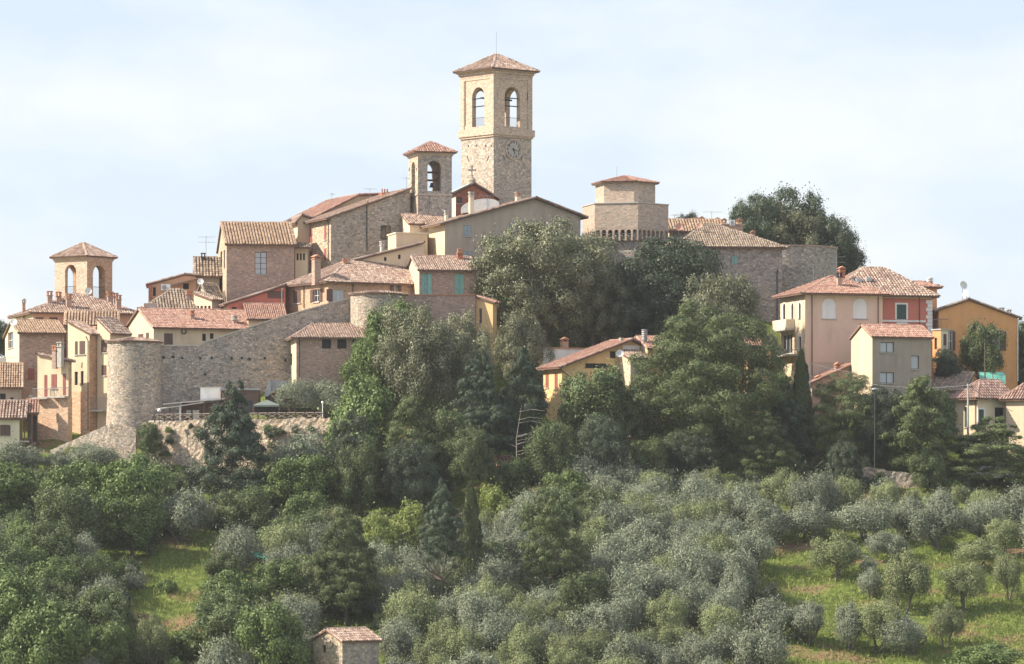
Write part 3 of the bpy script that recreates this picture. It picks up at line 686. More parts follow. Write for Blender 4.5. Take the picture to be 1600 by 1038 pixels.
def left_tower():
    h = House('bell_tower', 'squat brick bell tower with two tall arches at the far left', 136, 25, 52, 500, 'tower'); h.size(175.5, 85.5, 402)
    W = h.W; L = h.L; zt = h.zat(0,0,401)
    fa = arch_of(h, 'F', 145.3, 415, 164.5, 466); la = arch_of(h, 'L', 101.5, 413.5, 119, 465)
    shaft(h, 0, zt, (M['brick_warm'], M['brick_tan']), [fa], [la], .42, 'belfry_wall')
    mb = MB(); ring_box(mb, 0, 0, W, L, zt-.42, zt-.24, .06); ring_box(mb, 0, 0, W, L, zt-.237, zt-.1, .15); ring_box(mb, 0, 0, W, L, zt-.097, zt+.03, .24); mb.build('cornice', M['brick_tan'], h.e)
    pyramid(h, 380, zt+.04, .38, 'tile', .24)
    rail_in(h, 'F', fa[0], fa[1], fa[2], fa[2]+1.15); rail_in(h, 'L', la[0], la[1], la[2], la[2]+1.15)
left_tower()

def hex_tower():
    c = P(977, 420, 34); e = tag(empty('castle_tower', c), 'six sided tan brick castle tower in two stages beside the trees', 'tower')
    S = PPM*DIST/(34+DIST)
    def z(y): return (HZ-y)/S-c.z
    def ringp(r, zz, off=0): return [Vector((r*math.sin(math.radians(a)), -r*math.cos(math.radians(a)), zz)) for a in (-105,-45,15,75,135,195)]
    R1, R2, R0 = 69/S, 48/S, 62/S
    def hexwall(r, z0, z1, name, mat, cap=True):
        mb = MB(); a, b = ringp(r, z0), ringp(r, z1)
        for i in range(6): j = (i+1) % 6; mb.face([a[i], a[j], b[j], b[i]])
        if cap: mb.face(b); mb.face(a[::-1])
        return mb.build(name, mat, e)
    hexwall(R0, 0, z(372), 'stone_shaft', M['rubble_dark'])
    hexwall(R1, z(361), z(322.6), 'lower_wall', M['brick_grey'])
    hexwall(R1+.1, z(322.4), z(320.8), 'coping', M['concrete'])
    hexwall(R2, z(320.6), z(289.5), 'upper_wall', M['brick_grey'])
    hexwall(R2+.22, z(289.3), z(287.8), 'cornice', M['concrete'])
    # machicolation: arched brackets under the lower wall
    a = ringp(R1, 0); k = 0
    for i in range(6):
        p, q = a[i], a[(i+1) % 6]; du = (q-p).normalized(); n = Vector((du.y, -du.x, 0)); wlen = (q-p).length; nb = 7; bw = wlen/nb; hz0, hz1 = z(380), z(361.2)
        mb = MB(); holes = [(bw*j+.1, bw*(j+1)-.1, hz0-.001, hz1-.12, True) for j in range(nb)]
        panel(mb, p, du, n, [(0, hz0), (wlen, hz0), (wlen, hz1), (0, hz1)], holes, .55)
        mb.build('arched_bracket', M['brick_grey'], e)
    zr = z(275.5); ap = Vector((0, 0, zr)); ze = z(287.6); b = ringp(R2+.42, ze); pl = [[b[i], b[(i+1) % 6], ap] for i in range(6)]
    House.roof(type('T', (), {'e': e})(), pl, 'tile_new', thick=.1, pitch=.25, row=.36, ridges=[(b[i], ap) for i in range(6)])
    mb = MB(); mb.bar((-.9, 0, zr-.8), (-.9, 0, zr+1.0), .02); mb.build('lightning_rod', M['metal'], e)
hex_tower()

def round_tower(name, label, xl, xr, ytop, ybase, Y, yapex, mat, flare=.25, tile='tile', base_z=None):
    xc = (xl+xr)/2; S = PPM*DIST/(Y+DIST); r = (xr-xl)/2/S; c = P(xc, ybase, Y+0.0); h = (ybase-ytop)/S; e = tag(empty(name, c), label, 'tower')
    mb = MB(); n = 40; rows = 8; prof = [(r*(1+flare*max(0, (1-k/rows)-.35)**1.5*.5), h*k/rows) for k in range(rows+1)]
    mb.lathe(prof, n); mb.face([(r*math.cos(2*math.pi*k/n), r*math.sin(2*math.pi*k/n), h) for k in range(n)]); mb.build('wall', mat, e, True)
    if yapex is None: return e, r, h, S
    zr = (ybase-yapex)/S; nn = 12; ro = r+.22; ze = h+.06
    b = [Vector((ro*math.cos(2*math.pi*k/nn+.1), ro*math.sin(2*math.pi*k/nn+.1), ze)) for k in range(nn)]; ap = Vector((0, 0, zr))
    House.roof(type('T', (), {'e': e})(), [[b[i], b[(i+1) % nn], ap] for i in range(nn)], tile, thick=.09, pitch=.24, row=.4)
    return e, r, h, S
round_tower('round_tower', 'round stone corner tower of the town wall with tiled cap', 168, 252, 536, 720, 0, 527, M['rubble'], .5)
round_tower('round_tower', 'low round stone bastion under the brick house, tiled rim', 547.5, 634, 461.5, 620, 6, 455, M['rubble'], .2)

# ------------------------------------------------------------------ town walls (one mesh per wall, real thickness)
def wall_run(name, label, pts, thick, mat, cop=None, cat='wall', rough=0.0, step=1.5):
    """pts: (x, ytop, ybase, Y) in photo pixels, joined into one thick wall with a coping"""
    o = P(pts[0][0], pts[0][2], pts[0][3]); e = tag(empty(name, o), label, cat, None, 'thing'); A = []
    for i in range(len(pts)-1):
        a, b = pts[i], pts[i+1]; L = (P(a[0], a[1], a[3])-P(b[0], b[1], b[3])).length; k = max(1, int(L/step))
        for j in range(k+(i == len(pts)-2)): t = j/k; A.append(tuple(a[q]+(b[q]-a[q])*t for q in range(4)))
    T = [P(x, yt, Y)-o for x, yt, yb, Y in A]; Bm = [P(x, yb, Y)-o for x, yt, yb, Y in A]
    for v in T: v.z += RNG.uniform(-rough, rough)*1.5
    mb = MB(); n = len(A); rowc = max(2, int((T[0]-Bm[0]).length/.3)) if rough else 1
    def fr(i, k):
        p = Bm[i].lerp(T[i], k/rowc); return p+Vector((0, RNG.uniform(-rough, rough)*.9 if rough else 0, 0))
    G = [[fr(i, k) for k in range(rowc+1)] for i in range(n)]
    for i in range(n-1):
        for k in range(rowc): mb.face([G[i][k], G[i+1][k], G[i+1][k+1], G[i][k+1]])
        d = Vector((0, thick, 0)); mb.face([G[i][-1], G[i+1][-1], T[i+1]+d, T[i]+d]); mb.face([Bm[i+1]+d, Bm[i]+d, T[i]+d, T[i+1]+d])
    for i in (0, n-1): mb.face(G[i]+[T[i]+d, Bm[i]+d])
    mb.build('stonework', mat, e)
    if cop:
        q = MB()
        for i in range(n-1):
            a, b = T[i]+Vector((0,-.08,.003)), T[i+1]+Vector((0,-.08,.003)); up = Vector((0,0,.13)); dd = Vector((0, thick+.16, 0))
            q.face([a, b, b+up, a+up]); q.face([a+up, b+up, b+up+dd, a+up+dd]); q.face([a+dd, b+dd, b, a])
        q.build('coping', M[cop], e)
    return e
e = wall_run('town_wall', 'long stone town wall rising to the right behind the terrace', [(248,541,690,1.0),(312,541,690,2.0),(322,535,690,2.2),(440,496,690,4.2),(549,466,690,6.2)], .9, M['rubble_dark'], 'concrete')
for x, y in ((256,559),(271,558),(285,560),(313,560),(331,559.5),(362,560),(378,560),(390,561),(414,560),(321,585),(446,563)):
    p = P(x, y, 1+4.2*(x-250)/250)-e.location; q = MB(); q.box(p.x-.1, p.y-.18, p.z-.11, p.x+.1, p.y+.02, p.z+.11); q.build('putlog_shade', M['void'], e)  # solid dark boxes carry each putlog hole's shade as colour
wall_run('garden_wall', 'brick terrace wall right of the bastion with a square opening', [(633,462,560,7.5),(742,462,560,9.5)], .6, M['brick'], 'terracotta')
e = wall_run('retaining_wall', 'crumbling pale stone retaining wall below the terrace bar', [(222,662,790,-5.5),(300,656,790,-8.5),(420,655,790,-12),(505,652,790,-14),(545,662,790,-15.2),(606,690,790,-16.5)], 1.2, M['rubble_pale'], None, rough=.07, step=.3)
wall_run('retaining_wall', 'low sloping stone wall at the foot of the round tower', [(78,704,770,-1.5),(100,694,770,-2.6),(172,662,770,-5.2),(212,668,770,-6.2)], .8, M['rubble'], None, rough=.03, step=.3)
wall_run('retaining_wall', 'short low stone wall under the street lamp', [(1342,728,775,-12),(1400,737,785,-12.5),(1440,742,785,-13)], .5, M['rubble'], None, rough=.05, step=.3)

# ------------------------------------------------------------------ houses, left cluster
h = House('brick_house', 'wide low house with hipped tile roof under the left bell tower', 52, 18, 18, 560).size(216, 20, 489)
h.win('F', 56, 496, 68, 505, 'shut', 'shut_brown'); h.win('F', 77, 496, 90, 505, 'shut', 'shut_brown'); h.hip(462.5, (M['pink'], M['cream']), h.W*.50, h.W*.56, tile='tile')
for x, yt, yb, w, ly in ((77.5,455,478,8,2.4),(91.5,456,472,8,3),(107.5,459,484,8.5,1.2),(172,456,468,9,3.2),(181,458,470,6,3.4),(185,461,487,8,.8)): h.chim(x, yt, yb, w, ly, 'brick', 'slab')
h.chim(37, 466, 492, 5, 4.5, 'brick', 'hat', 'concrete')
dish(138, 455.5, 5.8, 18.5, 'pale satellite dish before the left bell tower arches', yaw=10)
h = House('brick_house', 'dark brown brick house with tiled gable roof at far left', 30, 10, 15, 660).size(100, 8, 521.5)
h.win('F', 43.5, 576, 54, 594, 'shut', 'shut_red', sill=False); h.win('L', 12.5, 519, 21, 544, 'glass', nx=1, nz=2); h.balcony('L', 10, 24, 572, 560, 1.0); h.gableX(503.5, (M['brick'], M['cream']), 'tile_gold')
dish(21.5, 504, 6, 9.5, 'pale satellite dish on the gable of the far left brick house', yaw=-15, pole=.5)
h = House('brick_house', 'narrow house with ochre tile roof between two brown roofs', 103, 14, 4, 600).size(183, 98, 508, L=4.5); h.gableX(490, (M['brick'], M['cream']), 'tile_gold', pitch=.3, gutter=True)
h = House('plaster_house', 'tall narrow cream house with brown shutters left of round tower', 140, 4, 52, 720).size(158, 106, 523)
for q in ((117,533.5,121.5,554.5),(124,533,133,554)): h.win('L', *q, 'shut', 'shut_brown')
for q in ((116.5,581,121.5,602),(126,580,130.5,602)): h.win('L', *q, 'dark', nx=1, nz=1)
for q in ((109,628,111.5,645),(127,631,130,649),(109.5,652,112,664)): h.win('L', *q, 'dark', nx=1, nz=1)
h.lean(505, (M['brick_warm'], M['cream']), 'tile'); zs = h.zat(0, h.L*.5, 612); mb = MB(); mb.box(-.05, .02, 0, -.003, h.L-.02, zs); mb.build('stone_skin', M['brick_peach'], h.e); h.pipe(138.5, 530, 672, 'L', 'copper')
tie(h, 'L', 107, 566, 108, 576); tie(h, 'L', 128.5, 566, 127.5, 575); tie(h, 'L', 107.5, 605, 105.5, 615); h.chim(148, 510, 520, 5, 2.2, 'brick_warm', 'hat')
h = House('plaster_house', 'cream house behind the round tower with a small balcony', 172, 3.5, 50, 720).size(200, 152, 520)
for q in ((158,531,167,551),(158.5,571,166.5,587)): h.win('L', *q, 'shut', 'shut_brown')
h.balcony('L', 146, 170, 641, 622, .9); h.lean(500, (M['cream'], M['cream']), 'tile')
h = House('plaster_house', 'narrow house, cream above and bare brick below, two small balconies', 107, 2.2, 62, 720).size(112, 58.5, 566)
h.win('L', 69, 586, 74, 620, 'shut', 'shut_red', sill=False); h.win('L', 80, 585, 89, 607, 'shut', 'shut_red'); h.win('L', 98, 584, 103, 618, 'shut', 'shut_red', sill=False); h.win('L', 92, 650, 97, 669, 'dark', nx=1, nz=1)
h.lean(556, (M['brick_warm'], M['cream']), 'tile', oh=.35)
zs = h.zat(0, h.L*.5, 622); mb = MB(); mb.box(-.06, .02, 0, -.003, h.L-.02, zs); mb.box(.0, -.06, 0, h.W, -.003, zs); mb.build('brick_skin', M['brick_peach'], h.e)
h.balcony('L', 56, 79, 621.5, 608, .7); h.balcony('L', 84.5, 107, 619.5, 606, .7)
h.chim(86, 540, 562, 7, 1.2, 'brick', 'slab'); h.chim(94.5, 534.5, 560, 8, .6, 'concrete', 'slab', 'concrete')
h = House('stone_house', 'small house with tiled roof cut by the left picture edge', -30, 6, 6, 680).size(33, -60, 604, L=6)
h.win('F', 0, 615, 9, 626, 'dark', nx=1, nz=1); h.win('F', 16, 621, 21, 629, 'dark', nx=1, nz=1); h.gableX(571, (M['ochre_grey'], M['cream']), 'tile_gold')
h.boxF('F', 45, 617, 51, 627, .01, .5, 'concrete', 'extractor')
h = House('plaster_house', 'pale cottage with tiled roof and brown shutter, lower left corner', -40, -1.5, 3, 745).size(30, -60, 653, L=5)
h.win('F', 0, 664, 16.5, 681, 'shut', 'shut_brown'); h.gableX(629.5, (M['pale'], M['pale']), 'tile', og=.7, pitch=.3)
h = House('wooden_porch', 'narrow dark porch with orange roof beside the pale cottage', 43, 0, 5, 745, 'porch').size(58, 36, 646, L=2.5)
h.win('F', 49, 650, 57, 690, 'dark', nx=2, nz=3); h.lean(628, (M['wood'], M['cream']), 'tile_new')
for x in (38.5, 50): tie(h, 'F', x, 648, x, 702, .5, .07, 'copper', 'post')
h.boxF('F', 28, 689, 46, 691.5, .1, 1.1, 'concrete', 'step')

# ------------------------------------------------------------------ houses behind the town wall
h = House('plaster_house', 'long cream house with red tiled roof behind the town wall', 240, 8, 25, 600).size(447, 196, 512)
for q in ((256.5,521,270,545),): h.win('F', *q, 'shut', 'shut_brown')
for q in ((316,521.5,322,533),(328,521,334,530)): h.win('F', *q, 'dark', nx=1, nz=1)
for q in ((216,522,224,528),(228,520,233,530)): h.win('L', *q, 'shut', 'shut_brown', sill=False)
h.gableX(487, (M['cream'], M['cream']), 'tile_new', pitch=.2); h.chim(300, 485, 501, 6, 1.9, 'brick', 'slab'); h.chim(366.5, 493, 508, 6.5, 1.1, 'brick', 'slab', 'concrete')
mb = MB(); a = h.F(287, 518); mb.lathe([(.22,0),(.3,.02),(.3,.08),(.2,.1),(.2,.0)], 20, (0, 0, 0)); mb.v = [(a[0]+x, -.02-z, a[1]+y) for x, y, z in mb.v]; mb.build('round_vent', M['dark_metal'], h.e)
h = House('terrace_house', 'pink walled house with roof terrace and air conditioner', 234, 30, 5, 520).size(306, 228, 446, L=5)
h.win('F', 239, 449, 243.5, 463, 'dark', nx=1, nz=1, sill=False); h.win('F', 286, 443, 295, 452, 'dark', nx=1, nz=1); h.gableY((289,431), (M['pink'], M['pink']), 432.5, 'tile'); h.boxF('F', 232, 446, 238, 472, .01, .4, 'brick_red', 'pillar')
q = MB(); a = h.F(268, 446); b = h.F(311, 439); q.prism([(a[0],-.01,a[1]),(b[0],-.01,b[1]+.3),(b[0],-.01,b[1]+.2),(a[0],-.01,a[1]-.1)], (0,-1.0,0)); q.build('awning', M['tile'], h.e)
p = P(259, 449, 29.3); e = tag(empty('air_conditioner', p), 'white air conditioner box on the pink terrace wall', 'air conditioner'); mb = MB(); mb.box(-.48,-.2,-.32,.48,.2,.32); mb.build('housing', M['frame_white'], e)
mb = MB(); mb.lathe([(.24,0),(.24,.02),(.16,.03),(.0,.03)], 16); mb.v = [(x-.14, -.203-z, y) for x, y, z in mb.v]; mb.build('fan_grille', M['metal'], e)
h = House('stone_house', 'weathered tile roof house below the pink terrace', 224, 21, 10, 560).size(303, 215, 486, L=7); h.hip(455, (M['ochre_grey'], M['cream']), h.W*.62, h.W*.84, tile='tile_grey', pitch=.3); h.chim(295, 454, 470, 9, 1.6, 'brick', 'pots')
h.boxF('F', 223, 475, 243, 487, .0, 1.2, 'tile', 'dormer'); h.boxF('F', 228, 479, 240, 485.5, 1.201, 1.23, 'glass_pale', 'dormer_window')
h = House('stone_house', 'small house with steep dark tiled roof beside tall brick house', 306, 31, 6, 500).size(343, 300, 430.5, L=5); h.gableX(405, (M['grey'], M['cream']), 'tile_grey', pitch=.3); h.chim(317.5, 395.5, 406, 6.5, 2.0, 'dark_metal', 'slab', 'dark_metal')
h = House('stone_house', 'tiny cream gabled house tucked against the tall brick house', 323, 25, 40, 520).size(343, 308, 461); h.win('L', 314, 464, 317, 472, 'dark', nx=1, nz=1); h.gableX(446, (M['ochre_grey'], M['cream']), 'tile_grey')
h = House('stone_house', 'low lean-to house with row of small windows under brown roof', 331, 20, 38, 540).size(345, 303, 470)
for k in range(4): h.win('L', 307+6*k, 478, 311+6*k, 490, 'dark', nx=1, nz=1, sill=False)
h.lean(460, (M['grey'], M['cream']), 'tile_grey')
dish(313.5, 440.5, 5, 24, 'round pale dish above the tiny cream gable', yaw=-5, pole=1.0)
antenna(322, 398, 369, 31, 'tall thin aerial over the steep dark tiled roof', 6, 1.6, 5)
h = House('brick_house', 'tall brown brick house with one big six paned window', 354, 25, 8, 560).size(460, 341, 382.5)
h.win('F', 398, 394, 417, 429, 'glass', nx=2, nz=4, pane='glass_pale', frame='wood', sill=True)
for q in ((344.5,393,347,418),(349.5,391,351.5,420),(344,455,346.5,482),(349,455,351,478)): h.win('L', *q, 'dark', nx=1, nz=1, sill=False)
h.gableX(351, (M['brick'], M['cream_stone']), 'tile_gold', pitch=.3)
h = House('plaster_house', 'narrow cream house with small loggia between two tall houses', 461, 27, 8, 520).size(481, 456, 388, L=3)
for k in range(3): h.win('F', 463.5+5*k, 396, 466.5+5*k, 407, 'dark', nx=1, nz=1, sill=False)
h.lean(383, (M['cream'], M['cream']), 'tile_grey', oh=.8, og=.3)
h = House('plaster_house', 'cream attic block with chimneys behind the tall stone house', 465, 34, 15, 470).size(500, 459, 346, L=5); h.gableY((472,338.5), (M['cream'], M['cream']), 346, 'tile'); h.chim(483, 338, 345, 12, 1.5, 'dark_metal', 'slab', 'dark_metal'); h.chim(452, 343, 351, 6, 3.0, 'grey', 'slab', 'metal')
h = House('stone_house', 'tall stone house, cream side lit, with sloping red roof', 517, 28, 22, 520).size(641, 478, 341)
for q in ((484.5,357,488,380),(506.5,353,510,375),(484.5,392,488,410),(506.5,388,510,408)): h.win('L', *q, 'shut', 'shut_red')
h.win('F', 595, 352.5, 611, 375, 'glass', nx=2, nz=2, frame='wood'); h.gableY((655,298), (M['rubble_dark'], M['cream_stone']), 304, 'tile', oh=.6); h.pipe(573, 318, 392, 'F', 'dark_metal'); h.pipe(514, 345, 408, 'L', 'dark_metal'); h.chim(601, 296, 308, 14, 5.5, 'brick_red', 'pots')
h = House('plaster_house', 'house with broad salmon red roof behind the tall stone house', 470, 36, 24, 470).size(640, 440, 352, L=9); h.gableY((560,307), (M['cream'], M['cream']), 304, 'tile_new', pitch=.22)
antenna(518.5, 334, 302, 33, 'thin spiky aerial on the salmon red roof', 4, .5, 40); antenna(578, 310, 294, 36, 'branched aerial on the ridge of the salmon roof', 5, 1.2, 10); antenna(635, 295, 277, 33, 'small aerial beside the grey stone bell tower', 4, .8, 15)
h = House('brick_house', 'old brick house with hipped tile roof above the stone bastion', 513, 12, 30, 560).size(656, 446, 441)
h.win('L', 458, 453, 470, 474, 'shut', 'shut_brown'); h.win('L', 490, 452, 499, 472, 'open', 'shut_brown'); h.win('F', 520, 453, 538, 471, 'glass', pane='glass_pale', nz=1); h.win('F', 614, 445, 622, 457, 'open', 'shut_brown', nz=1)
h.hip(410.5, (M['brick_warm'], M['brick_warm']), h.W*.46, h.W, tile='tile'); h.pipe(476, 444, 482, 'L', 'dark_metal'); h.pipe(551, 444, 470, 'F', 'dark_metal')
h.chim(494, 398, 432, 11, 1.6, 'brick', 'hat'); h.chim(539, 404, 416, 9, 4, 'pale', 'pots'); h.chim(628, 387, 410, 9, 6.2, 'brick_red', 'pots'); h.chim(597, 377, 410, 5.5, 7, 'concrete', 'slab', 'concrete')
q = h.boxF('F', 510, 452, 519.5, 470.5, .02, .06, 'shut_brown', 'shutter'); 
h = House('red_house', 'low house with red painted wall under a thin sloping roof', 357, 17, 12, 560).size(446, 350, 476, L=6)
h.win('F', 362, 480, 370, 492, 'dark', nx=1, nz=1); h.gableY((452,448), (M['red'], M['cream']), 449, 'tile', oh=.5); h.pipe(440, 455, 476, 'F', 'frame_white')
h.boxF('F', 418, 455, 443, 466, .004, .05, 'shut_brown', 'upper_panel')
h = House('brick_house', 'salmon tiled lean-to roof in front of the red painted wall', 388, 12.5, 8, 560).size(447, 380, 500, L=4.5); h.lean(478, (M['cream'], M['cream']), 'tile_new', pitch=.2)
p = P(450, 405, 12)
h = House('brick_house', 'brick house with pale teal shutters above the terrace wall', 655, 13, 10, 560).size(744, 634, 423)
h.win('F', 659, 428, 667, 461, 'shut', 'shut_teal', sill=False, name='door'); h.win('F', 710, 428, 725.5, 462, 'shut', 'shut_teal', sill=False); h.win('F', 710.5, 468.5, 724, 482, 'shut', 'shut_teal', sill=False)
h.gableX(403.5, (M['brick'], M['cream']), 'tile', pitch=.22); h.boxF('F', 668, 428, 674.5, 461, .02, .07, 'shut_teal', 'shutter'); h.chim(718.5, 389, 408, 9, 3.5, 'brick_red', 'pots', 'terracotta')
h = House('plaster_house', 'narrow cream lean-to roof line in front of the stone house', 556, 19, 14, 520).size(662, 548, 408, L=3); h.win('F', 600, 402, 604, 408, 'dark', nx=1, nz=1); h.win('F', 622, 398, 626, 405, 'dark', nx=1, nz=1); h.gableY((668,382), (M['cream'], M['cream']), 383, 'tile', oh=.3)
h = House('plaster_house', 'flat topped cream terrace block beside the big gabled house', 619, 24, 14, 470).size(668, 612, 365, L=4); h.flat_top((M['cream'], M['cream']), 'pale')
h = House('plaster_house', 'big grey rendered house with wide shallow gable below clock tower', 695, 22, 20, 520).size(907, 661, 350)
h.win('F', 724.5, 352.5, 736.5, 369, 'shut', 'shut_grey'); h.win('F', 796, 347.5, 820, 363, 'shut', 'shut_grey'); h.win('F', 724, 393, 737, 402, 'shut', 'shut_grey')
h.gableY((836,311.5), (M['ochre_grey'], M['cream']), 339, 'tile', oh=.7, og=.5); h.pipe(663, 353, 391, 'L', 'copper'); h.chim(736.5, 300, 330, 7, 2.2, 'pale', 'slab', 'concrete'); h.chim(697.5, 329, 338, 5, 2.2, 'pale', 'slab', 'concrete'); h.chim(809.5, 300, 316, 8, 3.5, 'pale', 'slab', 'brick')
h = House('plaster_house', 'lean-to roof wing left of the big grey gabled house', 640, 27, 16, 470).size(700, 633, 351, L=3); h.lean(338, (M['cream'], M['cream']), 'tile')
h = House('church', 'church gable of red brick with pale green roof and cross', 712, 36, 12, 430, 'church').size(776, 700, 303, L=7)
h.win('F', 714, 308, 721, 318, 'glass', frame='wood'); h.gableY((741,289), (M['brick_red'], M['pale']), 311, 'tile_new', oh=.3, og=.3)
a = h.F(741, 289); m1 = (a[1]-h.H)/a[0]; q = MB(); q.prism([(-.5,-.4,h.H-m1*.5+.36),(a[0],-.4,a[1]+.36),(a[0],7.2,a[1]+.36),(-.5,7.2,h.H-m1*.5+.36)], (0,0,-.05)); q.build('roof_sheet', M['verdigris'], h.e)
c = P(737.5, 289, 37); e = tag(empty('stone_cross', c), 'ornate stone cross on the church gable in front of clock tower', 'cross'); mb = MB(); k = 1/14.7
mb.lathe([(.34,0),(.3,.25),(.42,.5),(.16,.85),(.12,1.0),(.2,1.08),(0,1.12)], 12); mb.build('pedestal', M['rubble_pale'], e)
mb = MB(); mb.box(-.07,-.07,1.05,.07,.07,1.95); mb.box(-.34,-.072,1.5,.34,.072,1.64)
for x, z in ((-.34,1.57),(.34,1.57),(0,1.95)): mb.lathe([(0,-.12),(.12,-.05),(.12,.05),(0,.12)], 8, (x,0,z))
mb.build('cross_arms', M['rubble_dark'], e)
q = MB(); c = P(750, 327, 27); e = tag(empty('roof_dome', c), 'low white curved canopy behind the big gable ridge', 'canopy')
q.prism([(-2.0*math.cos(math.pi*i/12), 0, .78*math.sin(math.pi*i/12)+.28*(1-math.cos(math.pi*i/12))) for i in range(13)][::-1]+[(-2.0,0,-.4),(2.0,0,-.2)], (0, 2.2, 0)); q.build('sheet', M['frame_white'], e)
antenna(761, 322, 305, 27, 'thin aerial beside the white curved canopy', 3, 1.6, 5)
h = House('plaster_house', 'orange plaster house glimpsed between tree crowns below teal shutters', 770, 9, 60, 600).size(776, 744, 474); h.win('L', 749, 482, 753, 505, 'shut', 'shut_brown'); h.lean(466, (M['yellow'], M['yellow']), 'tile_new')

# ------------------------------------------------------------------ castle side
h = House('stone_house', 'castle house with wide patchy tile roof and grey stone walls', 1060, 27, 8, 560).size(1222, 1045, 386, L=9)
h.win('F', 1143, 400, 1152, 413, 'shut', 'shut_teal', sill=False); h.hip(353, (M['rubble_dark'], M['rubble']), h.W*.33, h.W*.42, tile='tile_grey'); h.pipe(1214, 425, 500, 'F', 'dark_metal')
h.chim(1176, 360, 370, 6, 3.2, 'pale', 'hat')
e, r, hh, S = round_tower('round_tower', 'broad round grey stone castle bastion with flat top', 1150, 1308, 390, 560, 43, None, M['rubble_dark'], .1)
mb = MB(); n = 40; mb.lathe([(r+.02,hh+.003),(r+.1,hh+.003),(r+.1,hh+.16),(r-.3,hh+.16)], 40); mb.build('coping', M['brick'], e)
h = House('stone_house', 'distant house with tiled roof and cluttered chimneys by castle', 1046, 38, 6, 470).size(1130, 1040, 362, L=5); h.gableX(346, (M['ochre_grey'], M['cream']), 'tile_gold', pitch=.3)
h.chim(1085, 339, 350, 13, 3.8, 'brick', 'hat'); h.chim(1096, 338, 350, 8, 3.9, 'brick', 'hat'); h.chim(1120, 340, 352, 12, 3.9, 'brick_red', 'hat')
h = House('roof_turret', 'small brick turret with two little gables on the castle roof', 1128, 33, 6, 420, 'turret').size(1161, 1122, 352, L=2); h.flat_top((M['brick'], M['brick']), 'brick'); h.chim(1131, 341, 352, 8, .5, 'pale', 'hat'); h.chim(1155, 341, 352, 8, .5, 'pale', 'hat')
p = P(1144.5, 348.5, 32.4); e = tag(empty('air_conditioner', p), 'white air conditioner on the castle roof turret', 'air conditioner'); mb = MB(); mb.box(-.26,-.2,-.28,.26,.15,.3); mb.build('housing', M['frame_white'], e); mb = MB(); mb.box(-.18,-.215,-.2,.12,-.203,.2); mb.build('fan_grille', M['metal'], e)
dish(1061, 355.5, 6.2, 30, 'pink tinted satellite dish next to the castle tower', 'dish_red', 8); dish(1093, 353, 4.5, 30, 'small rusty satellite dish on the castle roof', 'dish_red', -10)
antenna(1112, 350, 330, 36, 'wide flat aerial above the cluttered castle chimneys', 6, 1.8, 3); antenna(1307, 432, 400, 8, 'tall double aerial on the tan house roof', 5, 1.4, 0); antenna(1271, 437, 412, 8, 'second smaller aerial on the tan house roof', 4, 1.2, 8); antenna(1054, 350, 335, 33, 'lone thin aerial right of the castle tower', 3, .7, 20)

# ------------------------------------------------------------------ houses, right cluster
h = House('villa', 'red painted villa with white quoins and big tile roof', 1318, 9, 15, 660).size(1456, 1290, 461, L=9.5)
h.win('F', 1401, 476, 1416, 499, 'shut', 'shut_green', surround='white'); zq = h.zat(h.W, 0, 461)
for k in range(11):
    wq = .62 if k % 2 == 0 else .46; mb = MB(); zz = zq-.5-(k+1)*.38; mb.box(h.W-wq, -.05, zz, h.W+.05, -.003, zz+.35); mb.box(h.W+.003, -.003, zz, h.W+.05, wq, zz+.35); mb.build('quoin', M['white'], h.e)
h.hip(421.5, (M['red'], M['red']), h.W*.40, h.W*.64, tile='tile', oh=.6, pitch=.32); h.boxF('F', 1378, 461.5, 1456, 466.5, .003, .09, 'pale', 'cornice'); h.boxF('F', 1378, 500.5, 1446, 503.5, .003, .12, 'white', 'string_course')
q = MB(); a = h.F(1409, 504); q.prism([(a[0]-.6,-.03,a[1]),(a[0]-.42,-.03,a[1]-.42),(a[0]-.2,-.03,a[1]-.2),(a[0],-.03,a[1]-.5),(a[0]+.2,-.03,a[1]-.2),(a[0]+.42,-.03,a[1]-.42),(a[0]+.6,-.03,a[1])], (0,-.06,0)); q.build('apron', M['white'], h.e); h.pipe(1436.5, 463, 520, 'F', 'copper')
for x in (1341, 1357): 
    a = h.hit(1, 2.0, x, 435.5 if x > 1350 else 437); q = MB(); q.box(a.x-.28, 1.75, a.z-.25, a.x+.28, 2.2, a.z+.12); q.build('skylight', M['glass_pale'], h.e)
h = House('villa', 'tan three storey house with two blind white arched windows', 1258, 5, 15, 680).size(1379, 1219, 458)
for x in (1284.5, 1333): h.win('F', x, 466.5, x+22, 498, 'blank', arch=True)
for q in ((1224,474,1228,500),(1237,474,1240.5,500),(1248.5,473,1252,500),(1248.5,526,1252.5,550)): h.win('L', *q, 'dark', nx=1, nz=1, surround='white', sill=False, arch=(q[1] < 500))
h.win('L', 1222, 523, 1238, 553, 'glass', nx=3, nz=1); h.balcony('L', 1220, 1242, 515, 500.5, .9, 'pale'); h.balcony('L', 1220, 1246, 555, 548, .9)
h.hip(434.5, (M['tan'], M['cream']), h.W*.5, h.W*.5, tile='tile_new', oh=.62, pitch=.2, gutter=True); h.boxF('F', 1258.5, 458.2, 1378, 464.5, .003, .06, 'pale', 'cornice'); h.pipe(1268.5, 460, 587, 'F', 'copper'); h.pipe(1372, 460, 515, 'F', 'copper')
h.chim(1311.5, 426, 449, 7.5, 1.4, 'brick', 'slab', 'dark_metal'); h.chim(1315, 416, 436, 9, 5.5, 'brick_red', 'hat'); h.boxF('F', 1269, 566.5, 1330, 567.3, .003, .05, 'tan', 'ledge')
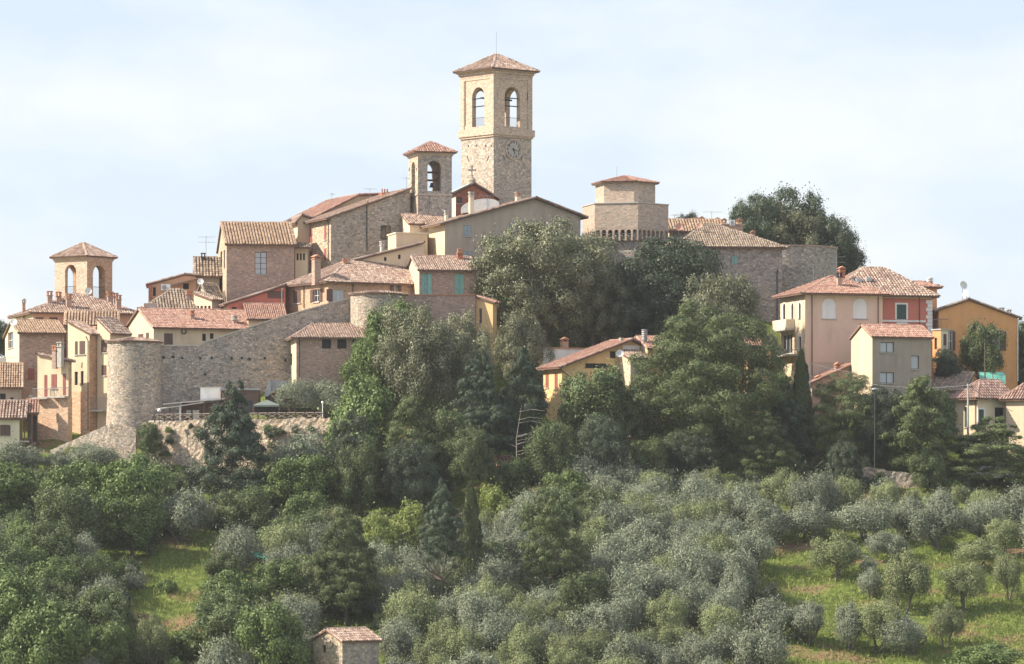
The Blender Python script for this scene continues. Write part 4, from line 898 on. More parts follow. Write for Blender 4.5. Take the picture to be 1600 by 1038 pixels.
h = House('red_house', 'red house end rising behind the villa roof, triangular chimney', 1432, 17, 12, 640).size(1464, 1420, 449, L=6); h.hip(443, (M['orange'], M['red']), h.W*.3, h.W*.7, tile='tile_new'); h.chim(1453, 433, 446, 7, 2.5, 'brick_red', 'hat', 'white')
h = House('plaster_house', 'bare grey rendered house with orange roof in front of villa', 1363, -3, 22, 720).size(1455.5, 1330, 527.5)
for q in ((1375.5,535,1397,551),(1375,582,1397,599)): h.win('F', *q, 'glass', nx=2, nz=1, pane='glass_pale', frame='wood')
h.win('F', 1424, 556, 1436, 577, 'glass', nx=1, nz=1, pane='glass_pale', frame='wood'); h.win('F', 1373, 612, 1388, 640, 'dark', nx=1, nz=1); h.gableX(511, (M['grey'], M['cream']), 'tile_new', oh=.22, og=.15)
h = House('plaster_house', 'orange house with shallow gable roof at the right', 1467, 11, 3, 680).size(1590, 1460, 486, L=9)
h.win('F', 1543, 518, 1562, 548, 'open', 'shut_brown', surround='grey'); h.win('F', 1480, 518, 1488, 548, 'open', 'shut_brown', surround='grey'); h.gableY((1514,470), (M['orange'], M['orange']), 498, 'tile_grey', oh=.4, og=.25); h.pipe(1590, 502, 596, 'F', 'frame_white'); h.chim(1565, 481, 491, 7, 3, 'concrete', 'slab', 'concrete'); h.chim(1577, 484, 492, 5, 3, 'concrete', 'slab', 'concrete')
dish(1505, 446, 6.5, 12, 'pale round dish on a pole over the orange house', yaw=25, pole=1.7); dish(1509, 460, 5.5, 11.5, 'lower pale dish just above the orange house gable', yaw=-40, pole=.7)
h = House('plaster_house', 'cream annex with railed balcony between villa and orange house', 1470, 5, 40, 660).size(1482, 1457, 516); h.win('L', 1460, 528, 1464, 546, 'dark', nx=1, nz=1); h.win('F', 1474, 522, 1479, 540, 'shut', 'shut_brown'); h.flat_top((M['pale'], M['orange']), 'concrete'); rail_in(h, 'F', 0, h.W, h.H+.14, h.H+1.1); rail_in(h, 'L', 0, h.L, h.H+.14, h.H+1.1)
h = House('plaster_house', 'cream bungalow with dull red hipped roof at lower right', 1527, -4, 35, 740).size(1573, 1492, 622)
h.win('L', 1507, 636, 1511, 668, 'shut', 'shut_green'); h.win('F', 1529, 640, 1537, 660, 'shut', 'shut_green', surround='white'); h.win('F', 1554.5, 637, 1569, 668, 'dark', nx=2, nz=1); h.hip(597, (M['pale'], M['cream']), h.W*.48, h.W, tile='tile_dull', oh=.6, pitch=.3); h.pipe(1525, 625, 672, 'L', 'copper')
h = House('plaster_house', 'pale wing of the bungalow cut by the right picture edge', 1612, -5.5, 50, 740).size(1640, 1572, 624); h.hip(602, (M['cream'], M['cream']), h.W*.35, h.W*.65, tile='tile_dull', pitch=.3)
h = House('stone_house', 'brown tiled roof sloping behind trees right of grey house', 1446, 0, -18, 700).size(1505, 1438, 612, L=5); h.lean(585, (M['ochre_grey'], M['ochre_grey']), 'tile_grey'); h.chim(1454, 572, 590, 9, 3, 'brick_red', 'hat')
h = House('stone_house', 'low shed with red tiled roof in front of the tan house', 1268, .5, 14, 700).size(1332, 1260, 600, L=3.0); h.gableY((1345,572), (M['brick'], M['cream']), 574, 'tile_new', oh=.4); h.chim(1308.5, 566, 586, 7.5, .6, 'brick', 'hat'); h.chim(1278.5, 586, 604, 9, .3, 'brick_red', 'hat')
h = House('plaster_house', 'yellow house with red roof and narrow windows among the trees', 878, -3, 25, 720).size(1000, 849, 574)
for q in ((852.5,584,857.5,606),(866.5,582.5,871.5,608)): h.win('L', *q, 'shut', 'shut_red')
h.win('F', 914.5, 568, 951, 576, 'dark', nx=3, nz=1, sill=False); h.win('F', 953, 549, 962, 560, 'dark', nx=1, nz=1, sill=False); h.gableY((985,533), (M['yellow'], M['yellow']), 540, 'tile_new', oh=.55, og=.6, pitch=.22); h.chim(971, 528, 540, 4, .8, 'white', 'slab', 'concrete')
tie(h, 'F', 873, 576, 895, 592, .08, .05, 'copper', 'downpipe'); h.boxF('F', 973, 540, 999, 558, .004, .06, 'white', 'white_panel')
dish(968.5, 553, 6.2, -4.3, 'white dish on the gable of the yellow house', yaw=5, pole=.5)
h = House('plaster_house', 'pale rendered wall with little brick chimney behind yellow house', 849, 4, 18, 700).size(917, 843, 545, L=3); h.flat_top((M['white'], M['pale']), 'terracotta'); h.chim(882, 527, 546, 10, 1.2, 'brick_warm', 'hat')
h = House('plaster_house', 'pale extension with tiled lean-to right of the yellow house', 985, -3.5, 20, 720).size(1014, 978, 562, L=3.5); h.lean(550, (M['pale'], M['cream']), 'tile')
h = House('plaster_house', 'yellow house end with red roof half hidden by big pine', 1012, -1, 22, 720).size(1062, 1003, 545, L=5); h.gableX(529, (M['yellow'], M['yellow']), 'tile_new', pitch=.22)
p = P(1007, 541, 0); e = tag(empty('metal_flue', p), 'tall ribbed grey flue beside the yellow house roof', 'chimney'); mb = MB(); mb.lathe([(.26,-1.5),(.26,.5)]+[(.26+.05*(k % 2), .55+.09*k) for k in range(12)]+[(.3,1.62),(0,1.66)], 14); mb.build('pipe', M['metal'], e)
h = House('plaster_house', 'orange walled house with red roof peeping out right of big pine', 1168, 1, 15, 720).size(1204, 1150, 540, L=4); h.gableX(522, (M['yellow'], M['yellow']), 'tile_new', pitch=.24)
h = House('stone_hut', 'little hut with red roof and dark doorway deep in the trees', 779, -13, 10, 790, 'hut').size(803, 772, 729, L=3); h.win('F', 786, 738, 800, 764, 'dark', nx=2, nz=1, sill=False); h.gableX(716, (M['brick_red'], M['brick_red']), 'tile_new')
h = House('stone_ruin', 'small stone hut with tiled roof among olives at the bottom', 535, -70, 42, 1120, 'hut').size(592, 488.5, 1004)
h.win('L', 504, 1008, 509, 1020, 'dark', nx=1, nz=1, sill=False); h.gableX(986, (M['rubble_dark'], M['rubble_pale']), 'tile', oh=.2)
h = House('stone_house', 'brick building with three dark openings below the town wall', 463, -1, 9, 680).size(574, 451, 528)
for x in (503, 527, 551): h.win('F', x, 528.8, x+14.5, 545, 'dark', nx=1, nz=1, sill=False)
h.win('F', 541, 579, 550, 604, 'dark', nx=1, nz=1, sill=False, name='door'); h.win('L', 453.5, 553, 456.5, 571, 'dark', nx=1, nz=1, sill=False); h.hip(508, (M['brick'], M['cream']), 2.3, h.W+.1, yr=h.L*.8, tile='tile', oh=.5); h.pipe(467.5, 531, 592, 'F', 'dark_metal')

# ------------------------------------------------------------------ terrace bar, fence, poles, small things
def terrace():
    Y = -7.6
    zt = P(0, 656, Y).z
    o = P(345, 656, -6.5); e = tag(empty('terrace_deck', o), 'flat paved terrace on top of the crumbling retaining wall', 'terrace'); mb = MB(); mb.prism([Vector((P(x, 656, q).x, q, o.z-.05))-o for x, q in ((232,-5.0),(300,-7.6),(420,-11.2),(505,-13.2),(550,-14.2),(550,0),(232,0))], (0,0,-.5)); mb.build('paving', M['concrete'], e)
    # lean-to canopy of the bar: two sloping sheets on posts
    o = P(290, 656, -5.5); e = tag(empty('bar_canopy', o), 'low open bar canopy with sloping grey roof sheets on posts', 'canopy')
    def q(x, y, d=0): return P(x, y, -5.5+d)-o
    for (p, r, dd) in (((242,639.5),(318,628),2.2), ((254,631),(350,622.5),3.4)):
        mb = MB(); A, B = q(*p), q(*r); mb.prism([A, B, B+Vector((0, dd, .12)), A+Vector((0, dd, .12))], (0, 0, -.1)); mb.build('roof_sheet', M['concrete'], e)
    for x, yt in ((265,637),(281,634),(318,629),(334,626)):
        mb = MB(); A = q(x, yt); mb.box(A.x-.07, -.07+.3, -.3, A.x+.07, .07+.3, A.z); mb.build('post', M['frame_white' if x == 281 else 'wood'], e)
    mb = MB(); A, B = q(284, 654, 2.4), q(346, 628, 2.4); mb.box(A.x, 2.4, -.3, B.x, 2.6, B.z-.1); mb.build('back_wall', M['shut_brown'], e)
    mb = MB(); A, B = q(301, 654, 2.2), q(311, 641, 2.2); mb.box(A.x, 2.3, -.2, B.x, 2.396, B.z); mb.build('door', M['frame_white'], e)
    mb = MB(); A, B = q(291, 650, 2.2), q(298, 641, 2.2); mb.box(A.x, 2.3, A.z, B.x, 2.396, B.z); mb.build('hatch', M['glass_pale'], e)
    o = P(329, 640, -2); e = tag(empty('white_cabin', o), 'white box cabin above the bar roof', 'cabin'); k = 395/400/16
    mb = MB(); mb.box(-16*k, 0, -1.5, 16*k, 2.4, 34*k); mb.build('wall', M['white'], e); mb = MB(); mb.box(-16*k-.1, -.1, 34*k+.003, 16*k+.1, 2.5, 34*k+.1); mb.build('roof', M['concrete'], e); mb = MB(); mb.box(-10*k, -.04, 14*k, -1*k, -.003, 32*k); mb.build('panel', M['frame_white'], e)
    o = P(375, 656, -3); e = tag(empty('bar_shed', o), 'dark flat roofed bar shed behind the conifer', 'shed'); k = 397/400/16
    mb = MB(); mb.box(-29*k, 0, -1, 29*k, 3.2, 46*k); mb.build('wall', M['shut_brown'], e); mb = MB(); mb.box(-31*k, -.3, 46*k+.003, 31*k, 3.4, 49*k); mb.build('roof', M['metal'], e)
    for i in (-1, 0, 1): mb = MB(); mb.box(i*15*k-4*k, -.05, 8*k, i*15*k+4*k, -.003, 30*k); mb.build('window', M['glass'], e)
    o = P(416, 652, -5); e = tag(empty('parasol_tent', o), 'shallow grey green marquee roof over dark block painted as shade', 'marquee'); k = 395/400/16
    mb = MB(); T = Vector((0, 1.3, 28*k)); c = [Vector((-21*k,0,19*k)),Vector((21*k,0,19*k)),Vector((21*k,2.6,19*k)),Vector((-21*k,2.6,19*k))]
    for i in range(4): mb.face([c[i], c[(i+1) % 4], T])
    for i in range(4): mb.face([c[i], c[(i+1) % 4], c[(i+1) % 4]-Vector((0,0,.16)), c[i]-Vector((0,0,.16))])
    mb.build('canvas', M['canvas'], e)
    mb = MB(); mb.box(-20*k, 1.9, -.4, 21*k, 2.3, 18*k); mb.build('shade_block', M['void'], e)  # near-black box added as painted shade under the marquee
    for v in c: mb = MB(); mb.bar((v.x*.97, v.y, -.4), (v.x*.97, v.y, v.z), .04); mb.build('pole', M['dark_metal'], e)
    o = P(438, 620, -2.5); e = tag(empty('awning', o), 'grey folded awning against the foot of the town wall', 'awning'); k = 397/400/16
    mb = MB(); mb.prism([(-26*k,0,0),(-18*k,0,26*k),(-15*k,0,26*k),(-14*k,0,6*k),(-20*k,0,0)], (.2,1.6,0)); mb.prism([(-17*k,.2,26*k),(14*k,.2,25*k),(18*k,.2,8*k),(-13*k,.2,9*k)], (0,.1,0)); mb.build('canvas', M['metal'], e)
    mb = MB(); mb.box(-24*k, .5, -2, 24*k, 2.4, 6*k); mb.build('bench_block', M['shut_brown'], e)
    # rail fence with crossed braces along the terrace edge
    FY = lambda x: float(np.interp(x, [222,300,420,505,560], [-5.2,-8.1,-11.6,-13.6,-15])); o = P(372, 656, -10); e = tag(empty('terrace_fence', o), 'wooden terrace fence with crossed braces above the retaining wall', 'fence'); xs = np.linspace(242, 506, 19); hgt = .65
    V = [Vector((P(x, 656, FY(x)).x, FY(x), o.z))-o for x in xs]; up = lambda h: Vector((0, 0, h))
    for i, v in enumerate(V):
        mb = MB(); mb.box(v.x-.06, v.y-.06, -.2, v.x+.06, v.y+.06, hgt); mb.build('post', M['bark'], e)
        if i < len(V)-1:
            w = V[i+1]; mb = MB(); mb.bar(v+up(hgt-.06), w+up(hgt-.06), .05); mb.build('rail', M['rail'], e)
            for a, b, d in ((.08, hgt-.12, .03), (hgt-.12, .08, -.03)): mb = MB(); mb.bar(v+up(a)+Vector((0,d,0)), w+up(b)+Vector((0,d,0)), .035); mb.build('brace', M['rail'], e)
    o = P(249, 660, -8.4); e = tag(empty('globe_lamp', o), 'small globe lamp on a post at the terrace end', 'lamp'); mb = MB(); mb.bar((0,0,-.3), (0,0,.95), .03); mb.build('post', M['dark_metal'], e); mb = MB(); mb.lathe([(.02,-.2),(.14,-.12),(.2,0),(.14,.12),(.02,.2)], 12, (0,0,1.12)); mb.build('globe', M['frame_white'], e, True)
    o = P(504, 650, -8.6); e = tag(empty('globe_lamp', o), 'short lamp post at the right end of the terrace fence', 'lamp'); mb = MB(); mb.bar((0,0,-.5), (0,0,1.2), .035); mb.build('post', M['frame_white'], e); mb = MB(); mb.lathe([(.02,-.16),(.12,-.08),(.14,.04),(.02,.14)], 12, (0,0,1.3)); mb.build('globe', M['frame_white'], e, True)
terrace()
def pole(x, yt, yb, Y, label, name='utility_pole', mat='metal', r=.11, arm=True):
    a = P(x, yb, Y); h = P(x, yt, Y).z-a.z; e = tag(empty(name, a), label, 'pole'); mb = MB(); mb.tube([(0,0,-1),(0,0,h)], [r*1.25, r*.8], 8); mb.build('shaft', M[mat], e)
    if arm:
        mb = MB(); mb.box(-.45,-.05,h-.35,.45,.05,h-.25)
        for i in (-.38, 0, .38): mb.lathe([(.035,0),(.06,.05),(.03,.14),(0,.16)], 8, (i,0,h-.25))
        mb.build('crossarm', M['dark_metal'], e)
pole(1512.5, 600, 760, -9, 'concrete utility pole before the cream bungalow', mat='concrete'); pole(1539, 535, 640, 3, 'thin dark pole in front of the orange house', mat='bark', r=.07, arm=False); pole(1266, 566, 660, -1.5, 'short grey bracket pole beside the slim cypress', mat='metal', r=.05, arm=False)
def lamp(x, yt, yb, Y, label):
    a = P(x, yb, Y); h = P(x, yt, Y).z-a.z; e = tag(empty('street_lamp', a), label, 'street lamp'); mb = MB(); mb.tube([(0,0,-1),(0,0,h)], [.07,.045], 8); mb.build('post', M['dark_metal'], e)
    mb = MB(); mb.lathe([(.02,.18),(.2,.16),(.36,.05),(.38,-.02),(.05,.02)], 16, (0,0,h)); mb.build('lamp_shade', M['metal'], e, True)
lamp(1367, 609, 716, -12.5, 'dark street lamp with pale round hood between the conifers')
def wire(a, b, sag, label):
    A, B = P(*a), P(*b); mb = MB(); n = 12; pts = [A.lerp(B, t/n)-A-Vector((0,0,sag*4*(t/n)*(1-t/n))) for t in range(n+1)]; mb.tube(pts, .028, 4); o = mb.build('overhead_wire', M['metal']); o.location = A; tag(o, label, 'wire')
wire((1512.5,602,-9),(1340,597,-3.2), .4, 'pale sagging wire from the concrete pole to grey house'); wire((1512.5,602,-9),(1582,643,-6), .15, 'pale wire from the concrete pole down to bungalow wing'); wire((1266,568,-1.5),(1330,582,-3), .1, 'short wire beside the slim cypress')
def small_things():
    o = P(1551, 602, 4); e = tag(empty('green_tunnel', o), 'green netting tunnel behind the cream bungalow', 'polytunnel'); mb = MB(); k = 1/15.8; n = 8
    for i in range(n):
        t0, t1 = math.pi*i/n, math.pi*(i+1)/n; f = lambda t: Vector((0, 1.4-1.4*math.cos(t), 1.25*math.sin(t)+.1)); a, b = f(t0), f(t1)
        mb.face([a+Vector((-20*k,0,0)), a+Vector((20*k,0,0)), b+Vector((20*k,0,0)), b+Vector((-20*k,0,0))])
    mb.build('netting', M['net'], e)
    for x in (-20*k, 0, 20*k): mb = MB(); mb.tube([(x, 1.4-1.42*math.cos(math.pi*i/8), 1.27*math.sin(math.pi*i/8)+.1) for i in range(9)], .03, 5); mb.build('hoop', M['metal'], e)
    mb = MB(); mb.box(-18*k, .1, -2.5, 20*k, 2.6, .05); mb.build('base', M['white'], e)
    X, Y, Z = ground_hit(405, 883); e = tag(empty('tarp', (X, Y, Z)), 'small bright green tarp lying in the left undergrowth', 'tarp'); mb = MB()
    rr = random.Random(3); G = [[Vector((-.75+1.5*i/6, -.5+.9*j/4, .75+.25*j/4*1.6+rr.uniform(-.05,.05)-.05*i)) for i in range(7)] for j in range(5)]
    for j in range(4):
        for i in range(6): mb.face([G[j][i], G[j][i+1], G[j+1][i+1], G[j+1][i]]); 
    mb.build('sheet', M['tarp'], e); mb = MB(); [mb.bar((x,-.4,-.3), (x,-.4,.95), .03) for x in (-.7,.7)]; mb.build('stake', M['bark'], e)
    # white car half hidden at the right-hand road
    o = P(1548, 752, -11.8); e = tag(empty('parked_car', o, math.radians(8)), 'white car half hidden under the right conifers', 'car'); mb = MB()
    prof = [(-2.0,.3),(-2.05,.7),(-1.5,.85),(-.9,1.4),(.7,1.42),(1.35,.92),(2.0,.78),(2.05,.3)]
    mb.prism([(x,-.8,z) for x, z in prof], (0,1.6,0)); mb.build('body', M['frame_white'], e)
    mb = MB(); mb.prism([(-1.25,-.81,.9),(-.82,-.81,1.32),(.62,-.81,1.34),(1.1,-.81,.95)], (0,-.01,0)); mb.build('window', M['glass'], e)
    for x in (-1.25, 1.25): mb = MB(); mb.tube([(x,-.82,.3),(x,-.6,.3)], .31, 14); mb.build('wheel', M['dark_metal'], e)
small_things()

# ------------------------------------------------------------------ vegetation kit
def unit(a): return a/np.maximum(np.linalg.norm(a, axis=-1, keepdims=True), 1e-9)
def leaf_mesh(name, C, A, Nn, ln, wd, mat):
    n = len(C); A = unit(A); B = unit(np.cross(Nn, A)); ln = np.broadcast_to(ln, (n,))[:, None]; wd = np.broadcast_to(wd, (n,))[:, None]
    V = np.empty((n, 4, 3), np.float32); V[:, 0] = C-A*ln*.5; V[:, 1] = C+B*wd*.5+A*ln*.08; V[:, 2] = C+A*ln*.5; V[:, 3] = C-B*wd*.5+A*ln*.08
    me = bpy.data.meshes.new(name); me.vertices.add(n*4); me.vertices.foreach_set('co', V.ravel()); me.loops.add(n*4); me.loops.foreach_set('vertex_index', np.arange(n*4, dtype=np.int32))
    me.polygons.add(n); me.polygons.foreach_set('loop_start', np.arange(0, n*4, 4, dtype=np.int32)); me.update(calc_edges=True); me.materials.append(mat); return me
def mesh_of(mb, name, mat):
    me = bpy.data.meshes.new(name); me.from_pydata(mb.v, [], mb.f); me.materials.append(mat); me.polygons.foreach_set('use_smooth', [True]*len(mb.f)); me.update(); return me
def env(rg, dirs, k=10, amp=.2, p=5):
    f = np.ones(len(dirs)); L = unit(rg.normal(size=(k, 3)))
    for d in L: f += rg.uniform(-amp*.6, amp)*np.maximum(0, dirs@d)**p
    return f
def limbs(rg, mb, base, tips, r0, rtip=.03):
    for t in tips:
        b = np.array(base)+np.array([0, 0, rg.uniform(-.1, .25)*abs(t[2]-base[2])]); mid = b*.45+t*.55+rg.normal(size=3)*.12*np.linalg.norm(t-b); mid[2] = b[2]*.55+t[2]*.45
        mb.tube([tuple(b), tuple(mid), tuple(t)], [r0, r0*.6, rtip], 5)
def broad(seed, w, h, zlo, n, leaf, mat, clump=(.12,.2), flat=1.0, up=.35, trunk=.22, bark='bark', lobes=10, amp=.22, fill=.18, nclump=70, wl=.5, drop=.6, stems=1, lean=.15, fuzz=.35, nr=.5, cone=0.0):
    """crown of leaf clumps: w wide, from zlo to h"""
    rg = np.random.default_rng(seed); rx, rz = w/2, (h-zlo)/2; zc = (h+zlo)/2
    d = unit(rg.normal(size=(nclump*3, 3))); d = d[d[:, 2] > -drop][:nclump]; K = len(d)
    f = env(rg, d, lobes, amp); rad = (.45+.55*rg.random(K)**.55)*f; rc = rg.uniform(*clump, K)*min(w, 1.3*(h-zlo))
    cen = d*np.array([rx, rx, rz])*np.maximum(rad[:, None]-.5*(rc/rx)[:, None], .1); cen[:, 2] += zc
    pr = rc**2; pr /= pr.sum(); idx = rg.choice(K, n, p=pr); out = d[idx]
    o = unit(rg.normal(size=(n, 3))+.75*out+np.array([0, 0, .35])); k = 1-fuzz+fuzz*(1.1*rg.random(n)+.35*rg.exponential(1.0, n)**1.2)
    C = cen[idx]+o*(rc[idx]*k)[:, None]*np.array([1, 1, flat])
    nf = int(n*fill)
    if nf: di = unit(rg.normal(size=(nf, 3))); C[:nf] = di*np.array([rx, rx, rz])*(rg.random(nf)**.4*.75)[:, None]; C[:nf, 2] += zc
    rr_ = np.hypot(C[:, 0], C[:, 1]); C[:, :2] *= (w/2)/np.quantile(rr_, .97); zq0, zq1 = np.quantile(C[:, 2], .01), np.quantile(C[:, 2], .995); C[:, 2] = zlo+(C[:, 2]-zq0)*(h-zlo)/(zq1-zq0)
    if cone: C[:, :2] *= (1.18-cone*np.clip((C[:, 2]-zlo)/(h-zlo), 0, 1.05)**1.3)[:, None]
    sx = (w/2)/np.quantile(rr_, .97); cen[:, :2] *= sx; cen[:, 2] = zlo+(cen[:, 2]-zq0)*(h-zlo)/(zq1-zq0)
    Nn = unit(o*1.3+rg.normal(size=(n, 3))*nr); A = unit(np.cross(Nn, rg.normal(size=(n, 3)))+np.array([0, 0, up])); ln = leaf*rg.uniform(.7, 1.35, n)
    cm = leaf_mesh('crown', C, A, Nn, ln, ln*wl, mat)
    mb = MB(); tz = zlo+(h-zlo)*.25; tips = cen[rg.choice(K, min(K, 10), replace=False)]
    for s in range(stems):
        ox, oy = rg.normal(size=2)*lean*trunk*3*(stems > 1); lx, ly = rg.normal(size=2)*lean*tz*.4
        top = np.array([ox*2+lx, oy*2+ly, tz]); mb.tube([(ox, oy, -.8), (ox, oy, .1), (ox*1.4+lx*.4, oy*1.4+ly*.4, tz*.5), tuple(top)], [trunk*1.5, trunk*1.1, trunk*.9, trunk*.7], 7); limbs(rg, mb, top, tips[s::stems], trunk*.5)
    return cm, mesh_of(mb, 'trunk', M[bark]), w, h
def conifer(seed, w, h, n, leaf, mat, pw=.85, tiers=26, per=8, droop=.12, z0=.08, pad=.16, sparse=.0):
    rg = np.random.default_rng(seed); Cs, As, Ns = [], [], []; mb = MB(); mb.tube([(0,0,-.8), (0,0,h*.4), (0,0,h*.97)], [w*.035, w*.024, .03], 7)
    B = []
    for t in range(tiers):
        z = h*(z0+(1-z0)*(t+rg.random()*.6)/tiers); fr = 1-(z/h-z0)/(1-z0); R = w/2*(fr**pw)*(.35+.65*min(1, (z/h)/.18))
        for b in range(max(3, int(per*(.5+.5*fr)))):
            if rg.random() < sparse: continue
            B.append((z, R*rg.uniform(.62, 1.08)+.15, rg.random()*2*math.pi))
    tot = sum(b[1]**1.3 for b in B)
    for z, R, a in B:
        m = max(12, int(n*R**1.3/tot)); t = rg.random(m)**.6; lat = rg.normal(size=m)*R*pad*(1.15-t*.55); u = np.array([math.cos(a), math.sin(a), 0]); v = np.array([-u[1], u[0], 0])
        zz = z-droop*R*t+R*.16*t**3+rg.normal(size=m)*R*.035-np.abs(lat)*.25
        C = u*(t*R)[:, None]+v*lat[:, None]; C[:, 2] = zz; Cs.append(C); As.append(unit(u+v*(np.sign(lat)*.7)[:, None]+rg.normal(size=(m, 3))*.35)); Ns.append(unit(np.array([0, 0, 1])+rg.normal(size=(m, 3))*.55+u*.25))
        mb.tube([(0,0,z), tuple(u*R*.5+np.array([0,0,z-droop*R*.5-.03])), tuple(u*R*.92+np.array([0,0,z-droop*R*.9]))], [.06, .04, .015], 4, cap=False)
    C = np.concatenate(Cs); C[:, :2] *= (w/2)/np.quantile(np.hypot(C[:, 0], C[:, 1]), .97); ln = leaf*rg.uniform(.7, 1.3, len(C))
    return leaf_mesh('crown', C, np.concatenate(As), np.concatenate(Ns), ln, ln*.42, mat), mesh_of(mb, 'trunk', M['bark']), w, h
def cypress(seed, w, h, n, leaf, mat):
    rg = np.random.default_rng(seed); z = rg.random(n)**.85; prof = np.where(z < .12, .55+z/.12*.35, np.minimum(1, (1-z)**.62*1.28)); a = rg.random(n)*2*math.pi
    lob = 1+.16*np.sin(a*5+z*9)+.12*np.sin(a*3-z*23+1)+.08*np.sin(z*60+a*2); r = w/2*prof*lob*(.72+.3*rg.random(n)**.5); C = np.stack([r*np.cos(a), r*np.sin(a), .15+z*(h-.15)], -1)
    u = np.stack([np.cos(a), np.sin(a), 0*a], -1); A = unit(np.array([0, 0, 1])+u*.25+rg.normal(size=(n, 3))*.22); Nn = unit(u+rg.normal(size=(n, 3))*.45); ln = leaf*rg.uniform(.7, 1.4, n)
    mb = MB(); mb.tube([(0,0,-.8), (0,0,h*.9)], [w*.1, .03], 7); return leaf_mesh('crown', C, A, Nn, ln, ln*.3, mat), mesh_of(mb, 'trunk', M['bark']), w, h
POOL = {
 'olive': [broad(100+i, 4.6, 4.6, 1.0, 14500, .19, M['olive'], (.11,.24), 1.2, .6, .13, 'bark_olive', amp=.55, nclump=30, wl=.42, drop=.6, stems=2+i % 2, lean=.7, fuzz=.6) for i in range(7)],
 'olive_g': [broad(120+i, 4.4, 4.6, 1.2, 13500, .19, M['olive_g'], (.11,.24), 1.15, .6, .13, 'bark_olive', amp=.55, nclump=28, wl=.36, drop=.7, stems=2, lean=.7, fuzz=.5) for i in range(4)],
 'holm': [broad(140+i, 9, 9, 1.2, 42000, .22, M['holm'], (.06,.13), .9, .3, .3, amp=.28, nclump=110, wl=.5, drop=.85, fuzz=.45, fill=.1) for i in range(3)],
 'holm_big': [broad(150+i, 14, 12, 2.5, 80000, .23, M['holm'], (.045,.10), .85, .3, .45, amp=.3, nclump=170, wl=.5, drop=.9, fuzz=.45, fill=.1) for i in range(2)],
 'dark': [broad(160+i, 11, 11, 1.5, 60000, .23, M['dark'], (.06,.12), .9, .3, .35, amp=.28, nclump=160, wl=.5, drop=.9, fuzz=.45) for i in range(2)],
 'mid': [broad(170+i, 6.5, 6.5, .8, 22000, .21, M['mid'], (.075,.15), .9, .3, .2, amp=.32, nclump=60, wl=.55, drop=.85, fuzz=.5, fill=.1) for i in range(3)],
 'green': [broad(180+i, 6, 6, .6, 19000, .22, M['green'], (.075,.15), .85, .2, .18, amp=.34, nclump=54, wl=.6, drop=.85, fuzz=.5, fill=.1) for i in range(4)],
 'lime': [broad(190+i, 4.5, 5, .4, 7500, .28, M['lime'], (.10,.2), .9, .3, .12, amp=.34, nclump=46, wl=.55, drop=.85, fuzz=.55) for i in range(2)],
 'pine': [broad(200+i, 14, 15, .8, 90000, .24, M['pine'], (.055,.11), .42, .25, .45, amp=.22, nclump=165, wl=.32, drop=.95, fuzz=.32, fill=.1, nr=.4) for i in range(2)],
 'big_pine': [broad(280, 14, 15, .5, 120000, .24, M['pine'], (.06,.115), .5, .25, .45, amp=.16, nclump=200, wl=.34, drop=.97, fuzz=.3, fill=.22, nr=.4, cone=.42)],
 'cedar': [broad(260+i, 8.5, 11, .4, 60000, .24, M['conifer'], (.055,.12), .4, .2, .25, amp=.3, nclump=130, wl=.34, drop=.95, fuzz=.45, fill=.08, cone=.85) for i in range(3)],
 'cedar_p': [broad(270+i, 8.5, 10, .6, 60000, .24, M['pine'], (.055,.12), .4, .2, .25, amp=.3, nclump=120, wl=.34, drop=.95, fuzz=.45, fill=.08, cone=.6) for i in range(3)],
 'conifer': [conifer(210+i, 7.5, 11, 42000, .25, M['conifer'], .62, 26, 9, .16, .05, .24) for i in range(3)],
 'pineling': [conifer(220+i, 8, 9.5, 42000, .26, M['pine'], .5, 22, 9, .04, .06, .28) for i in range(3)],
 'cypress': [cypress(230+i, 2.2, 10.5, 12000, .30, M['cypress']) for i in range(2)],
 'shrub': [broad(240+i, 3, 2.2, .0, 4200, .22, M[k], (.14,.25), .9, .4, .05, amp=.35, nclump=26, wl=.5, drop=.5, fuzz=.55) for i, k in enumerate(('mid', 'green', 'dark', 'holm'))],
 'brush': [broad(250+i, 3, 2.4, .0, 3600, .22, M[k], (.14,.25), .9, .6, .05, amp=.4, nclump=24, wl=.4, drop=.5, fuzz=.6) for i, k in enumerate(('olive', 'olive_g'))],
}
NAMES = {'olive': 'olive_tree', 'olive_g': 'olive_tree', 'holm': 'holm_oak', 'holm_big': 'holm_oak', 'dark': 'evergreen_oak', 'mid': 'broadleaf_tree', 'green': 'broadleaf_tree', 'lime': 'broadleaf_tree', 'pine': 'pine_tree', 'conifer': 'fir_tree', 'cedar': 'cedar_tree', 'big_pine': 'pine_tree', 'cedar_p': 'pine_tree', 'pineling': 'pine_tree', 'cypress': 'cypress_tree', 'shrub': 'shrub', 'brush': 'shrub'}
TR = random.Random(11); PLACED = []
def plant(kind, X, Y, wid, hgt, label, group=None, var=None, rz=None, dz=0.0):
    cm, tm, w, h = POOL[kind][TR.randrange(len(POOL[kind])) if var is None else var % len(POOL[kind])]
    e = tag(empty(NAMES[kind], (X, Y, TZ(X, Y)-.08+dz), TR.random()*6.28 if rz is None else rz), label, 'shrub' if NAMES[kind] == 'shrub' else 'tree', group); q_ = TR.uniform(.9, 1.11)
    sx = wid/w; sc = min(hgt/h, (9 if kind == 'cypress' else 1.3)*sx)
    o = bpy.data.objects.new('trunk', tm); COL.objects.link(o); o.parent = e; o.scale = (sx*q_, sx/q_, hgt/h)
    o = bpy.data.objects.new('crown', cm); COL.objects.link(o); o.parent = e; o.scale = (sx*q_, sx/q_, sc); o.location = (0, 0, hgt-sc*h)
    PLACED.append((X, Y, wid)); return e
